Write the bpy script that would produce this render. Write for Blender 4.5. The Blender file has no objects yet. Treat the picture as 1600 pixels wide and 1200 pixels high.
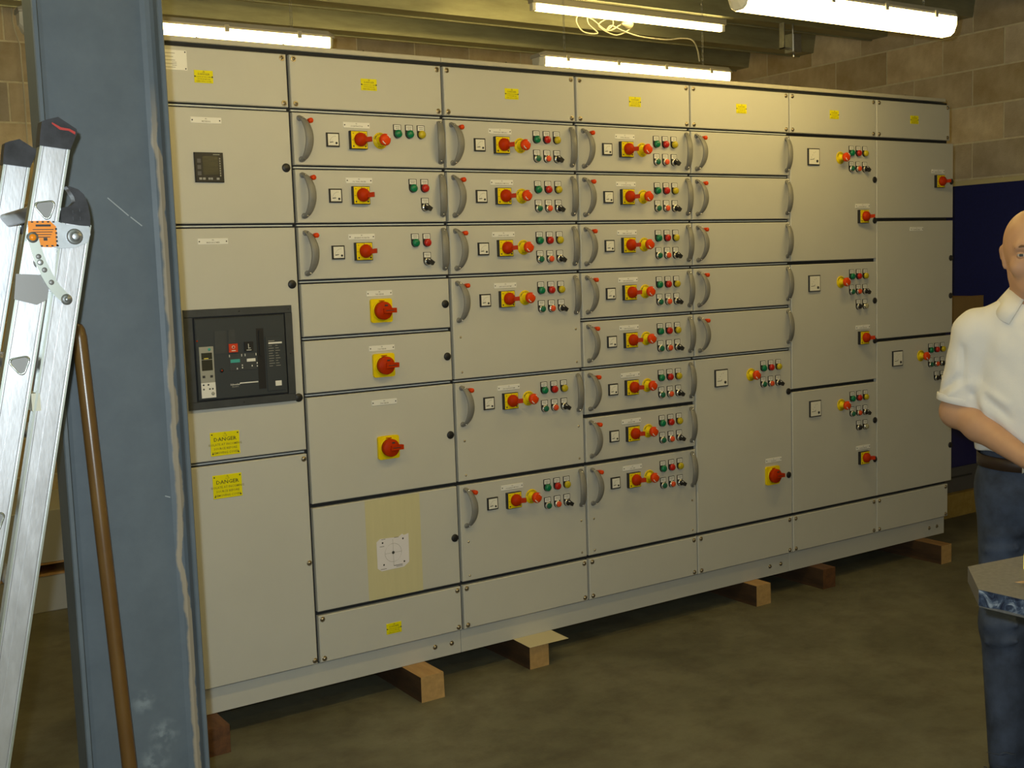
import bpy, bmesh, math, random
import numpy as np
from mathutils import Vector, Matrix
random.seed(7)
C = bpy.context.scene.collection
PI = math.pi

# ------------------------------------------------------------------ camera, world, lights, exposure
F_PX, YAW, PITCH, ROLL = 1790.06, 0.580678, -0.102889, -0.0338287
CAM = Vector((0.0, -3.6945, 1.5737))
def axes():
    cy, sy, cp, sp, cr, sr = (math.cos(YAW), math.sin(YAW), math.cos(PITCH), math.sin(PITCH), math.cos(ROLL), math.sin(ROLL))
    f = Vector((sy*cp, cy*cp, sp)); r = Vector((cy, -sy, 0)); u = r.cross(f)
    return f, r*cr + u*sr, u*cr - r*sr
FW, RT, UP = axes()
cd = bpy.data.cameras.new('camera'); co = bpy.data.objects.new('camera', cd); C.objects.link(co)
m = Matrix((RT, UP, -FW)).transposed().to_4x4(); m.translation = CAM
co.matrix_world = m
cd.sensor_width = 36; cd.lens = F_PX/1600*36; cd.clip_start = 0.05; cd.clip_end = 60
bpy.context.scene.camera = co
vs = bpy.context.scene.view_settings
vs.view_transform = 'Standard'; vs.look = 'None'; vs.gamma = 1; vs.use_curve_mapping = False
vs.exposure = 0.0
w = bpy.data.worlds.new('world'); bpy.context.scene.world = w; w.use_nodes = True
w.node_tree.nodes['Background'].inputs[0].default_value = (0.05, 0.045, 0.03, 1)
w.node_tree.nodes['Background'].inputs[1].default_value = 0.08
bpy.context.scene.cycles.max_bounces = 6
TUBE_COL = (1.0, 0.74, 0.25); TUBE_STR = 18.5
# the flash of the camera the photograph was taken with
fl = bpy.data.lights.new('camera_flash', 'POINT'); fl.energy = 150; fl.shadow_soft_size = 0.012; fl.color = (0.82, 0.95, 1.0)
flo = bpy.data.objects.new('camera_flash', fl); C.objects.link(flo)
flo.location = CAM - RT*0.045 + UP*0.055 + FW*0.02

def px(x, y, Y):
    "point of the world plane y=Y seen at a pixel of the 1600x1200 frame"
    d = FW + RT*((x-800)/F_PX) - UP*((y-600)/F_PX)
    return CAM + d*((Y-CAM.y)/d.y)

# ------------------------------------------------------------------ materials
MATS = {}
def mat(name, col, rough=0.5, metal=0.0, var=0.0, scale=8.0, bump=0.0, bscale=200.0, col2=None, emit=None, estr=0, stretch=None, alpha=None, spec=None, rvar=0.0, objvar=0.0):
    if name in MATS: return MATS[name]
    M = bpy.data.materials.new(name); M.use_nodes = True
    nt = M.node_tree; N = nt.nodes; L = nt.links; b = N['Principled BSDF']
    b.inputs['Base Color'].default_value = (*col, 1); b.inputs['Roughness'].default_value = rough; b.inputs['Metallic'].default_value = metal
    if spec is not None: b.inputs['Specular IOR Level'].default_value = spec
    tc = N.new('ShaderNodeTexCoord'); mp = N.new('ShaderNodeMapping'); L.new(tc.outputs['Object'], mp.inputs[0])
    if stretch: mp.inputs['Scale'].default_value = stretch
    if var or col2:
        n = N.new('ShaderNodeTexNoise'); n.inputs['Scale'].default_value = scale; n.inputs['Detail'].default_value = 6; n.inputs['Roughness'].default_value = 0.6
        L.new(mp.outputs[0], n.inputs['Vector'])
        r = N.new('ShaderNodeValToRGB'); r.color_ramp.elements[0].position = 0.32; r.color_ramp.elements[1].position = 0.68
        c2 = col2 or tuple(min(1, c*(1+var)) for c in col); c1 = col if col2 else tuple(c*(1-var) for c in col)
        r.color_ramp.elements[0].color = (*c1, 1); r.color_ramp.elements[1].color = (*c2, 1)
        L.new(n.outputs['Fac'], r.inputs[0]); out = r.outputs[0]
        if objvar:
            oi = N.new('ShaderNodeObjectInfo'); hs = N.new('ShaderNodeHueSaturation')
            m1 = N.new('ShaderNodeMapRange'); m1.inputs[3].default_value = 1-objvar; m1.inputs[4].default_value = 1+objvar
            L.new(oi.outputs['Random'], m1.inputs[0]); L.new(m1.outputs[0], hs.inputs['Value'])
            m2 = N.new('ShaderNodeMath'); m2.operation = 'MULTIPLY'; m2.inputs[1].default_value = 7.31
            m3 = N.new('ShaderNodeMath'); m3.operation = 'FRACT'; L.new(oi.outputs['Random'], m2.inputs[0]); L.new(m2.outputs[0], m3.inputs[0])
            m4 = N.new('ShaderNodeMapRange'); m4.inputs[3].default_value = 0.7; m4.inputs[4].default_value = 1.15; L.new(m3.outputs[0], m4.inputs[0])
            L.new(m4.outputs[0], hs.inputs['Saturation']); L.new(out, hs.inputs['Color']); out = hs.outputs[0]
        L.new(out, b.inputs['Base Color'])
        if rvar:
            m5 = N.new('ShaderNodeMapRange'); m5.inputs[3].default_value = rough-rvar; m5.inputs[4].default_value = rough+rvar
            L.new(n.outputs['Fac'], m5.inputs[0]); L.new(m5.outputs[0], b.inputs['Roughness'])
    if bump:
        n2 = N.new('ShaderNodeTexNoise'); n2.inputs['Scale'].default_value = bscale; n2.inputs['Detail'].default_value = 3
        L.new(mp.outputs[0], n2.inputs['Vector'])
        bp = N.new('ShaderNodeBump'); bp.inputs['Strength'].default_value = bump; bp.inputs['Distance'].default_value = 0.01
        L.new(n2.outputs['Fac'], bp.inputs['Height']); L.new(bp.outputs[0], b.inputs['Normal'])
    if emit:
        b.inputs['Emission Color'].default_value = (*emit, 1); b.inputs['Emission Strength'].default_value = estr
    if alpha is not None: b.inputs['Alpha'].default_value = alpha
    MATS[name] = M; return M

PAINT = mat('cabinet_paint', (0.53, 0.52, 0.47), 0.5, var=0.025, scale=3, bump=0.02, bscale=900)
FRAME = mat('cabinet_frame_paint', (0.50, 0.53, 0.55), 0.4)
GASKET = mat('door_gasket', (0.015, 0.016, 0.018), 0.8)
PLASTIC_BLACK = mat('black_plastic', (0.012, 0.012, 0.014), 0.45)
GREY_HANDLE = mat('grey_handle_plastic', (0.21, 0.205, 0.19), 0.45, var=0.05, scale=30)
RED = mat('red_plastic', (0.44, 0.030, 0.0), 0.5, spec=0.12)
ORANGE_RED = mat('orange_red_plastic', (0.70, 0.055, 0.003), 0.4, spec=0.2)
YEL = mat('yellow_plastic', (0.82, 0.62, 0.0), 0.5, spec=0.25)
YEL_PLATE = mat('yellow_label_plate', (0.78, 0.70, 0.0), 0.5, spec=0.25)
WHITE_PLATE = mat('white_label_plate', (0.78, 0.77, 0.73), 0.35)
INK = mat('black_ink', (0.03, 0.03, 0.03), 0.6)
INK_FAINT = mat('faint_grey_ink', (0.16, 0.15, 0.12), 0.6)
INK_OLIVE = mat('engraved_olive_ink', (0.24, 0.20, 0.01), 0.6)
GREEN_L = mat('green_lens', (0.0, 0.17, 0.07), 0.3)
GREEN_B = mat('green_button', (0.01, 0.13, 0.07), 0.35)
RED_L = mat('dark_red_lens', (0.46, 0.012, 0.006), 0.3)
ORANGE_B = mat('orange_red_button', (0.75, 0.085, 0.02), 0.4)
YEL_L = mat('yellow_lens', (0.50, 0.40, 0.01), 0.3)
CLEAR_L = mat('clear_lens', (0.38, 0.35, 0.22), 0.2)
CHROME = mat('chrome', (0.75, 0.75, 0.75), 0.2, 1.0)
SCREW = mat('nickel_screw', (0.45, 0.38, 0.27), 0.3, 1.0)
ZINC = mat('zinc_plated_steel', (0.50, 0.52, 0.54), 0.42, 0.9, var=0.1, scale=40)
METER_FACE = mat('meter_face', (0.76, 0.74, 0.66), 0.3)
ACB_GREY = mat('breaker_dark_grey', (0.035, 0.042, 0.05), 0.45)
ACB_FRAME = mat('breaker_bezel_grey', (0.045, 0.05, 0.056), 0.45, var=0.15, scale=25)
ACB_LIGHT = mat('trip_unit_beige', (0.34, 0.34, 0.30), 0.4)
LCD = mat('trip_unit_screen', (0.035, 0.036, 0.025), 0.25)
TEAL = mat('teal_marker', (0.05, 0.36, 0.33), 0.5)
TAPE = mat('masking_tape', (0.58, 0.53, 0.31), 0.6, var=0.03, scale=3, stretch=(14, 1, 1))
PAPER = mat('white_paper', (0.74, 0.70, 0.72), 0.7)
ALU = mat('ladder_aluminium', (0.72, 0.72, 0.75), 0.37, 1.0, var=0.08, scale=10, stretch=(3, 3, 1), bump=0.02, bscale=60, rvar=0.05)
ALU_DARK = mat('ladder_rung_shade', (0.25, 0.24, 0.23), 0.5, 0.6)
ALU_EDGE = mat('ladder_edge_aluminium', (0.70, 0.76, 0.72), 0.3, 1.0)
RUBBER = mat('black_ladder_plastic', (0.035, 0.035, 0.04), 0.32, var=0.5, scale=25)
STICKER = mat('orange_sticker', (0.90, 0.27, 0.01), 0.4)
WOOD_POLE = mat('varnished_pole_wood', (0.10, 0.045, 0.012), 0.28, var=0.28, scale=12, stretch=(1, 1, 0.25), col2=(0.17, 0.09, 0.022))
def wood(name, c1, c2, sc=6):
    return mat(name, c1, 0.65, col2=c2, scale=sc, stretch=(4, 0.6, 4), bump=0.15, bscale=40)
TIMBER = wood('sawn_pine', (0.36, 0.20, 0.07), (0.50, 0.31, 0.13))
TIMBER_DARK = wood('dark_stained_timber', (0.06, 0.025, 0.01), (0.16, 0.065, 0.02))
TIMBER_SIDE = wood('dark_timber_side', (0.03, 0.016, 0.008), (0.08, 0.04, 0.016))  # side faces of the bearers, darker than their top and ends
TIMBER_END = mat('sawn_end_grain', (0.44, 0.27, 0.10), 0.7, var=0.15, scale=40, bump=0.2, bscale=80)
GLOW = mat('lit_diffuser', (0.9, 0.9, 0.85), 0.3, emit=TUBE_COL, estr=TUBE_STR)
FIT_BODY = mat('fitting_grey_plastic', (0.42, 0.39, 0.32), 0.5)
FIT_END = mat('fitting_clear_end', (0.75, 0.72, 0.60), 0.25)
GALV = mat('galvanised_deck', (0.34, 0.345, 0.235), 0.42, 0.4, var=0.16, scale=5, stretch=(0.7, 4, 4), bump=0.05, bscale=30)
CONDUIT = mat('pale_pvc', (0.62, 0.58, 0.45), 0.5)
CABLE = mat('white_cable', (0.62, 0.58, 0.46), 0.5)

def steel_paint(name, worn):
    M = bpy.data.materials.new(name); M.use_nodes = True; nt = M.node_tree; N = nt.nodes; L = nt.links; b = N['Principled BSDF']
    tc = N.new('ShaderNodeTexCoord')
    n = N.new('ShaderNodeTexNoise'); n.inputs['Scale'].default_value = 9; n.inputs['Detail'].default_value = 8; n.inputs['Roughness'].default_value = 0.7
    L.new(tc.outputs['Object'], n.inputs['Vector'])
    r = N.new('ShaderNodeValToRGB'); r.color_ramp.elements[0].color = (0.098, 0.118, 0.134, 1); r.color_ramp.elements[1].color = (0.122, 0.144, 0.16, 1)
    r.color_ramp.elements[0].position = 0.35; r.color_ramp.elements[1].position = 0.7
    L.new(n.outputs['Fac'], r.inputs[0])
    # pale dabs and scratches where the paint was rubbed
    v = N.new('ShaderNodeTexNoise'); v.inputs['Scale'].default_value = 17; v.inputs['Detail'].default_value = 12; v.inputs['Roughness'].default_value = 0.75
    mp = N.new('ShaderNodeMapping'); mp.inputs['Scale'].default_value = (1.6, 1, 0.6); L.new(tc.outputs['Object'], mp.inputs[0]); L.new(mp.outputs[0], v.inputs['Vector'])
    vr = N.new('ShaderNodeValToRGB'); vr.color_ramp.elements[0].position = 0.70; vr.color_ramp.elements[1].position = 0.78
    L.new(v.outputs['Fac'], vr.inputs[0])
    mx = N.new('ShaderNodeMixRGB'); mx.inputs[2].default_value = (0.24, 0.26, 0.26, 1); L.new(vr.outputs[0], mx.inputs[0]); L.new(r.outputs[0], mx.inputs[1])
    out = mx.outputs[0]
    if worn:   # dusty hand marks low on the web
        for hx, hz, hr in ((0.005, 0.665, 0.030), (0.045, 0.585, 0.038), (0.02, 0.530, 0.040)):
            ds = N.new('ShaderNodeVectorMath'); ds.operation = 'DISTANCE'; L.new(tc.outputs['Object'], ds.inputs[0]); ds.inputs[1].default_value = (hx, -0.004, hz)
            md = N.new('ShaderNodeMapRange'); md.inputs[1].default_value = hr; md.inputs[2].default_value = hr*0.3; L.new(ds.outputs['Value'], md.inputs[0])
            hn = N.new('ShaderNodeTexNoise'); hn.inputs['Scale'].default_value = 55; hn.inputs['Detail'].default_value = 5; L.new(tc.outputs['Object'], hn.inputs['Vector'])
            hr_ = N.new('ShaderNodeValToRGB'); hr_.color_ramp.elements[0].position = 0.42; hr_.color_ramp.elements[1].position = 0.62; L.new(hn.outputs['Fac'], hr_.inputs[0])
            mm = N.new('ShaderNodeMath'); mm.operation = 'MULTIPLY'; L.new(md.outputs[0], mm.inputs[0]); L.new(hr_.outputs[0], mm.inputs[1])
            m9 = N.new('ShaderNodeMixRGB'); m9.inputs[2].default_value = (0.20, 0.23, 0.24, 1); L.new(mm.outputs[0], m9.inputs[0]); L.new(out, m9.inputs[1]); out = m9.outputs[0]
    if worn:   # bare primer strip along the root of the right flange
        sp = N.new('ShaderNodeSeparateXYZ'); L.new(tc.outputs['Object'], sp.inputs[0])
        wn = N.new('ShaderNodeTexNoise'); wn.inputs['Scale'].default_value = 9; wn.inputs['Detail'].default_value = 8
        mp2 = N.new('ShaderNodeMapping'); mp2.inputs['Scale'].default_value = (0.5, 0.5, 1); L.new(tc.outputs['Object'], mp2.inputs[0]); L.new(mp2.outputs[0], wn.inputs['Vector'])
        a = N.new('ShaderNodeMath'); a.operation = 'MULTIPLY'; a.inputs[1].default_value = 0.035; L.new(wn.outputs['Fac'], a.inputs[0])
        s1 = N.new('ShaderNodeMath'); s1.operation = 'ADD'; L.new(sp.outputs['X'], s1.inputs[0]); L.new(a.outputs[0], s1.inputs[1])
        g = N.new('ShaderNodeValToRGB'); g.color_ramp.interpolation = 'LINEAR'
        e = g.color_ramp.elements; e[0].position = 0.0; e[0].color = (0, 0, 0, 1); e[1].position = 0.22; e[1].color = (1, 1, 1, 1)
        e2 = e.new(0.62); e2.color = (1, 1, 1, 1); e3 = e.new(0.72); e3.color = (0, 0, 0, 1)
        mr = N.new('ShaderNodeMapRange'); mr.inputs[1].default_value = 0.119; mr.inputs[2].default_value = 0.138
        L.new(s1.outputs[0], mr.inputs[0]); L.new(mr.outputs[0], g.inputs[0])
        zz = N.new('ShaderNodeMapRange'); zz.inputs[1].default_value = 1.98; zz.inputs[2].default_value = 1.85; L.new(sp.outputs['Z'], zz.inputs[0])
        mu = N.new('ShaderNodeMath'); mu.operation = 'MULTIPLY'; L.new(g.outputs[0], mu.inputs[0]); L.new(zz.outputs[0], mu.inputs[1])
        m2 = N.new('ShaderNodeMixRGB'); m2.inputs[2].default_value = (0.34, 0.27, 0.18, 1); L.new(mu.outputs[0], m2.inputs[0]); L.new(out, m2.inputs[1]); out = m2.outputs[0]
    L.new(out, b.inputs['Base Color']); b.inputs['Roughness'].default_value = 0.5
    return M
STEEL = steel_paint('blue_grey_steel_paint', False); STEEL_WORN = steel_paint('blue_grey_steel_paint_worn', True)

def concrete():
    M = bpy.data.materials.new('concrete_floor'); M.use_nodes = True; nt = M.node_tree; N = nt.nodes; L = nt.links; b = N['Principled BSDF']
    tc = N.new('ShaderNodeTexCoord')
    def noise(s, d, rg, st=None):
        n = N.new('ShaderNodeTexNoise'); n.inputs['Scale'].default_value = s; n.inputs['Detail'].default_value = d; n.inputs['Roughness'].default_value = rg
        if st:
            mp = N.new('ShaderNodeMapping'); mp.inputs['Scale'].default_value = st; L.new(tc.outputs['Object'], mp.inputs[0]); L.new(mp.outputs[0], n.inputs['Vector'])
        else: L.new(tc.outputs['Object'], n.inputs['Vector'])
        return n
    a = noise(1.6, 7, 0.6); r = N.new('ShaderNodeValToRGB')
    e = r.color_ramp.elements; e[0].position = 0.3; e[0].color = (0.095, 0.088, 0.052, 1); e[1].position = 0.72; e[1].color = (0.180, 0.170, 0.112, 1)
    L.new(a.outputs['Fac'], r.inputs[0])
    c = noise(7, 9, 0.72, (1, 1.15, 1)); r2 = N.new('ShaderNodeValToRGB'); e = r2.color_ramp.elements
    e[0].position = 0.36; e[0].color = (0.50, 0.40, 0.34, 1); e[1].position = 0.58; e[1].color = (1.10, 1.12, 1.12, 1)
    L.new(c.outputs['Fac'], r2.inputs[0])
    mx = N.new('ShaderNodeMixRGB'); mx.blend_type = 'MULTIPLY'; mx.inputs[0].default_value = 0.5; L.new(r.outputs[0], mx.inputs[1]); L.new(r2.outputs[0], mx.inputs[2])
    L.new(mx.outputs[0], b.inputs['Base Color'])
    mr = N.new('ShaderNodeMapRange'); mr.inputs[3].default_value = 0.5; mr.inputs[4].default_value = 0.75; L.new(c.outputs['Fac'], mr.inputs[0]); L.new(mr.outputs[0], b.inputs['Roughness'])
    n3 = noise(120, 3, 0.5); bp = N.new('ShaderNodeBump'); bp.inputs['Strength'].default_value = 0.15; bp.inputs['Distance'].default_value = 0.004
    L.new(n3.outputs['Fac'], bp.inputs['Height']); L.new(bp.outputs[0], b.inputs['Normal'])
    return M
CONCRETE = concrete()
BLOCK = mat('fair_faced_block', (0.50, 0.39, 0.23), 0.85, col2=(0.68, 0.57, 0.39), scale=7, bump=0.25, bscale=110, objvar=0.22)
MORTAR = mat('mortar', (0.72, 0.66, 0.48), 0.9, var=0.1, scale=20)

# ------------------------------------------------------------------ mesh helpers
class MB:
    def __init__(s): s.v = []; s.f = []; s.m = []; s.sm = []; s.mats = []
    def mi(s, mt):
        if mt not in s.mats: s.mats.append(mt)
        return s.mats.index(mt)
    def add(s, vs_, fs, mt, smooth=False):
        b = len(s.v); i = s.mi(mt); s.v += [tuple(v) for v in vs_]
        for f in fs: s.f.append(tuple(b+k for k in f)); s.m.append(i); s.sm.append(smooth)
        return s
    def box(s, x0, x1, y0, y1, z0, z1, mt, c=0.0):
        if c <= 0:
            v = [(x0,y0,z0),(x1,y0,z0),(x1,y1,z0),(x0,y1,z0),(x0,y0,z1),(x1,y0,z1),(x1,y1,z1),(x0,y1,z1)]
            return s.add(v, [(0,1,5,4),(1,2,6,5),(2,3,7,6),(3,0,4,7),(4,5,6,7),(3,2,1,0)], mt)
        # front (-Y) face chamfered
        v = [(x0+c,y0,z0+c),(x1-c,y0,z0+c),(x1-c,y0,z1-c),(x0+c,y0,z1-c),(x0,y0+c,z0),(x1,y0+c,z0),(x1,y0+c,z1),(x0,y0+c,z1),(x0,y1,z0),(x1,y1,z0),(x1,y1,z1),(x0,y1,z1)]
        f = [(0,1,2,3),(0,4,5,1),(1,5,6,2),(2,6,7,3),(3,7,4,0),(4,8,9,5),(5,9,10,6),(6,10,11,7),(7,11,8,4),(11,10,9,8)]
        return s.add(v, f, mt)
    def obox(s, p0, p1, wv, dv, mt):
        "box along p0-p1, half-width vector wv, depth vector dv"
        p0, p1, wv, dv = map(Vector, (p0, p1, wv, dv))
        v = [p0-wv, p0+wv, p0+wv+dv, p0-wv+dv, p1-wv, p1+wv, p1+wv+dv, p1-wv+dv]
        return s.add(v, [(0,1,5,4),(1,2,6,5),(2,3,7,6),(3,0,4,7),(4,5,6,7),(3,2,1,0)], mt)
    def prism(s, pts, y0, y1, mt, axis='y', smooth=False):
        "pts 2D polygon in the plane across axis"
        def P(a, b, d): return (a, d, b) if axis == 'y' else ((d, a, b) if axis == 'x' else (a, b, d))
        n = len(pts); v = [P(a, b, y0) for a, b in pts] + [P(a, b, y1) for a, b in pts]
        f = [tuple(range(n)), tuple(range(2*n-1, n-1, -1))]
        s.add(v, f, mt, False)
        b = len(s.v)-2*n; i = s.mi(mt)
        for k in range(n): s.f.append((b+k, b+(k+1) % n, b+n+(k+1) % n, b+n+k)); s.m.append(i); s.sm.append(smooth)
        return s
    def lathe(s, o, ax, prof, mt, n=20, smooth=True):
        "prof: (distance along ax, radius)"
        o = Vector(o); ax = Vector(ax).normalized(); t = ax.orthogonal().normalized(); u = ax.cross(t)
        v = []; f = []
        for d, r in prof:
            for k in range(n):
                a = 2*PI*k/n; v.append(o + ax*d + (t*math.cos(a)+u*math.sin(a))*r)
        for j in range(len(prof)-1):
            for k in range(n): f.append((j*n+k, j*n+(k+1) % n, (j+1)*n+(k+1) % n, (j+1)*n+k))
        if prof[0][1] > 1e-6: f.append(tuple(range(n-1, -1, -1)))
        if prof[-1][1] > 1e-6: f.append(tuple((len(prof)-1)*n+k for k in range(n)))
        return s.add(v, f, mt, smooth)
    def cyl(s, a, b, r, mt, n=16, smooth=True):
        a = Vector(a); b = Vector(b); L = (b-a).length
        c = min(r*0.12, L*0.2)
        return s.lathe(a, b-a, [(0, r-c), (c, r), (L-c, r), (L, r-c)], mt, n, smooth)
    def tube(s, pts, r, mt, n=8):
        pts = [Vector(p) for p in pts]; v = []; f = []
        up = Vector((0.13, 0.2, 0.97)).normalized()
        for i, p in enumerate(pts):
            t = (pts[min(i+1, len(pts)-1)]-pts[max(i-1, 0)]).normalized()
            a = t.cross(up).normalized(); b = a.cross(t)
            rr = r[i] if isinstance(r, (list, tuple)) else r
            for k in range(n): v.append(p + (a*math.cos(2*PI*k/n)+b*math.sin(2*PI*k/n))*rr)
        for j in range(len(pts)-1):
            for k in range(n): f.append((j*n+k, j*n+(k+1) % n, (j+1)*n+(k+1) % n, (j+1)*n+k))
        f += [tuple(range(n-1, -1, -1)), tuple((len(pts)-1)*n+k for k in range(n))]
        return s.add(v, f, mt, True)
    def ball(s, c, r, mt, seg=12, rings=8, sc=(1, 1, 1)):
        v = []; f = []
        for j in range(rings+1):
            th = PI*j/rings
            for k in range(seg):
                a = 2*PI*k/seg; v.append((c[0]+r*sc[0]*math.sin(th)*math.cos(a), c[1]+r*sc[1]*math.sin(th)*math.sin(a), c[2]+r*sc[2]*math.cos(th)))
        for j in range(rings):
            for k in range(seg): f.append((j*seg+k, (j+1)*seg+k, (j+1)*seg+(k+1) % seg, j*seg+(k+1) % seg))
        return s.add(v, f, mt, True)
    def text(s, body, size, cx, cz, y, mt, sx=1.0, rot=None):
        tv, tf = text_mesh(body)
        if rot is None: v = [(cx+a*size*sx, y, cz+b*size) for a, b in tv]
        else: v = [rot(a*size*sx, b*size) for a, b in tv]
        return s.add(v, tf, mt)
    def mesh(s, name):
        me = bpy.data.meshes.new(name); me.from_pydata(s.v, [], s.f)
        for mt in s.mats: me.materials.append(mt)
        me.polygons.foreach_set('material_index', s.m); me.polygons.foreach_set('use_smooth', s.sm)
        bm = bmesh.new(); bm.from_mesh(me); bmesh.ops.recalc_face_normals(bm, faces=bm.faces[:]); bm.to_mesh(me); bm.free()
        return me
TXT = {}
def text_mesh(body):
    if body in TXT: return TXT[body]
    cu = bpy.data.curves.new('t', 'FONT'); cu.body = body; cu.size = 1.0; cu.resolution_u = 1; cu.align_x = 'CENTER'; cu.align_y = 'CENTER'; cu.offset = 0.012
    ob = bpy.data.objects.new('t', cu); C.objects.link(ob); bpy.context.view_layer.update()
    me = bpy.data.meshes.new_from_object(ob.evaluated_get(bpy.context.evaluated_depsgraph_get()))
    r = ([(v.co.x, v.co.y) for v in me.vertices], [tuple(p.vertices) for p in me.polygons])
    bpy.data.objects.remove(ob); bpy.data.curves.remove(cu); bpy.data.meshes.remove(me)
    TXT[body] = r; return r

def link(name, me, parent=None, loc=(0, 0, 0), **props):
    o = bpy.data.objects.new(name, me); C.objects.link(o); o.location = loc
    if parent: o.parent = parent
    for k, v in props.items():
        if v is not None: o[k] = v
    return o
def thing(name, label, cat, loc=(0, 0, 0), group=None, rz=0):
    o = link(name, None, None, loc, label=label, category=cat, group=group); o.rotation_euler.z = rz; return o
def part(name, mb, parent, loc=(0, 0, 0), label=None, kind=None):
    return link(name, mb.mesh(name) if isinstance(mb, MB) else mb, parent, loc, label=label, kind=kind)
def struct(name, mb, loc=(0, 0, 0)):
    return link(name, mb.mesh(name), None, loc, kind='structure')
CACHE = {}
def cached(key, fn):
    if key not in CACHE: CACHE[key] = fn().mesh(key if isinstance(key, str) else key[0])
    return CACHE[key]

# ------------------------------------------------------------------ the room
XR, YB, ZC, XL, YF = 6.55, 3.40, 3.03, -2.2, -6.5
struct('floor', MB().box(XL-0.3, XR+0.3, YF-0.3, YB+0.3, -0.2, 0, CONCRETE))
def deck():
    b = MB(); T = 0.02; prof = []
    y = -6.6; P = 0.65; off = 2.30-0.14
    k0 = int((y-off)//P)
    pts = []
    for k in range(k0, 4):
        s0 = off + k*P            # bottom flange runs s0 .. s0+0.14, web leans away
        if s0 > YB+0.3: break
        pts += [(s0, ZC), (s0+0.14, ZC), (s0+0.17, ZC+0.17), (s0+P-0.03, ZC+0.17)]
    pts = [p for p in pts if YF-0.6 < p[0] < YB+0.5]
    poly = pts + [(p[0], p[1]+T) for p in reversed(pts)]
    b.prism(poly, XL-0.3, XR+0.3, GALV, axis='x')
    # rolled lip along each bottom flange edge
    for k in range(k0, 4):
        s0 = off + k*P
        if YF < s0 < YB: b.box(XL, XR, s0+0.128, s0+0.14, ZC-0.008, ZC, GALV)
    return b
struct('ceiling', deck())
def wall(name, mb): return struct(name, mb)
wr = wall('wall_right', MB().box(XR, XR+0.2, YF-0.3, YB+0.3, 0, ZC+0.2, MORTAR))
wb = wall('wall_back', MB().box(XL-0.3, XR+0.3, YB, YB+0.2, 0, ZC+0.2, MORTAR))
wall('wall_left', MB().box(XL-0.2, XL, YF-0.3, YB+0.3, 0, ZC+0.2, BLOCK))
wall('wall_front', MB().box(XL-0.3, XR+0.3, YF-0.2, YF, 0, ZC+0.2, BLOCK))
# blockwork: 440 x 215 blocks, 10 mm joints
def blk(w_, face):
    b = MB()
    if face == 'x': b.box(-0.003, 0.001, 0, w_, 0, 0.2155, BLOCK)
    else: b.box(0, w_, -0.003, 0.001, 0, 0.2155, BLOCK, c=0.0015)
    return b
# right wall joints: courses tops at 2.934, 2.708 ...; vertical joints at Y = 1.29 + n*0.44 on one course
z = 2.932 - 13*0.2265 + 0.006; row = 0
while z < ZC+0.1:
    y = YB - 0.0; off = 0.0 if row % 2 else 0.22
    yj = 1.292 + off + 0.44*5
    while yj > -3.2:
        y1 = min(yj, YB); y0 = yj-0.43
        if y0 < YB-0.05:
            wd = round(y1-y0, 3)
            link('brick', cached(('brick', wd, 'x'), lambda: blk(wd, 'x')), wr, (XR, y0, z))
        yj -= 0.44
    z += 0.2265; row += 1
z = 2.932 - 13*0.2265 + 0.006; row = 0
while z < ZC+0.1:
    xj = 1.31 + (0.0 if row % 2 else 0.22) - 0.44*3
    while xj < XR-0.02:
        x1 = min(xj+0.43, XR-0.014); wd = round(x1-xj, 3)
        if wd > 0.03 and z > (0 if xj < 1.4 else 1.0):
            link('brick', cached(('brick', wd, 'y'), lambda: blk(wd, 'y')), wb, (xj, YB, z))
        xj += 0.44
    z += 0.2265; row += 1

# ------------------------------------------------------------------ steel column (universal beam section, web towards the camera)
col = thing('steel_column', 'blue-grey painted steel I-section column with worn primer strip, right of the ladder', 'column', (0.6225, -1.245, 0))
CX0, CX1 = -0.1275, 0.1275
def web():
    b = MB()
    pts = [(CX0+0.010, 0.004), (CX0+0.010, -0.016), (CX0+0.013, -0.010), (CX0+0.020, -0.005), (CX0+0.028, -0.004),
           (CX1-0.034, -0.004), (CX1-0.024, -0.006), (CX1-0.016, -0.011), (CX1-0.011, -0.020), (CX1-0.010, -0.03), (CX1-0.010, 0.004)]
    b.prism(pts, 0.02, 3.2, STEEL_WORN, axis='z', smooth=False)
    return b
part('web', web(), col)
for a_, c_ in (((168, 309), (201, 337)), ((204, 339), (222, 353)), ((258, 775), (266, 777))):
    p0, p1 = px(*a_, -1.2492)-col.location, px(*c_, -1.2492)-col.location; d_ = (p1-p0).normalized()
    part('paint_scratch', MB().obox(p0, p1, (d_.z*0.0011, 0, -d_.x*0.0011), (0, 0.0004, 0), mat('scratched_pale_paint', (0.36, 0.38, 0.38), 0.6)), col)
for sx in (-1, 1):
    x0, x1 = (CX0, CX0+0.011) if sx < 0 else (CX1-0.011, CX1)
    part('flange', MB().prism([(x0+0.002, -0.048), (x1-0.002, -0.048), (x1, -0.045), (x1, 0.036), (x0, 0.036), (x0, -0.045)], 0.02, 3.2, STEEL, axis='z'), col)
part('base_plate', MB().box(-0.2, 0.2, -0.12, 0.12, 0, 0.02, STEEL), col)

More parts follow.
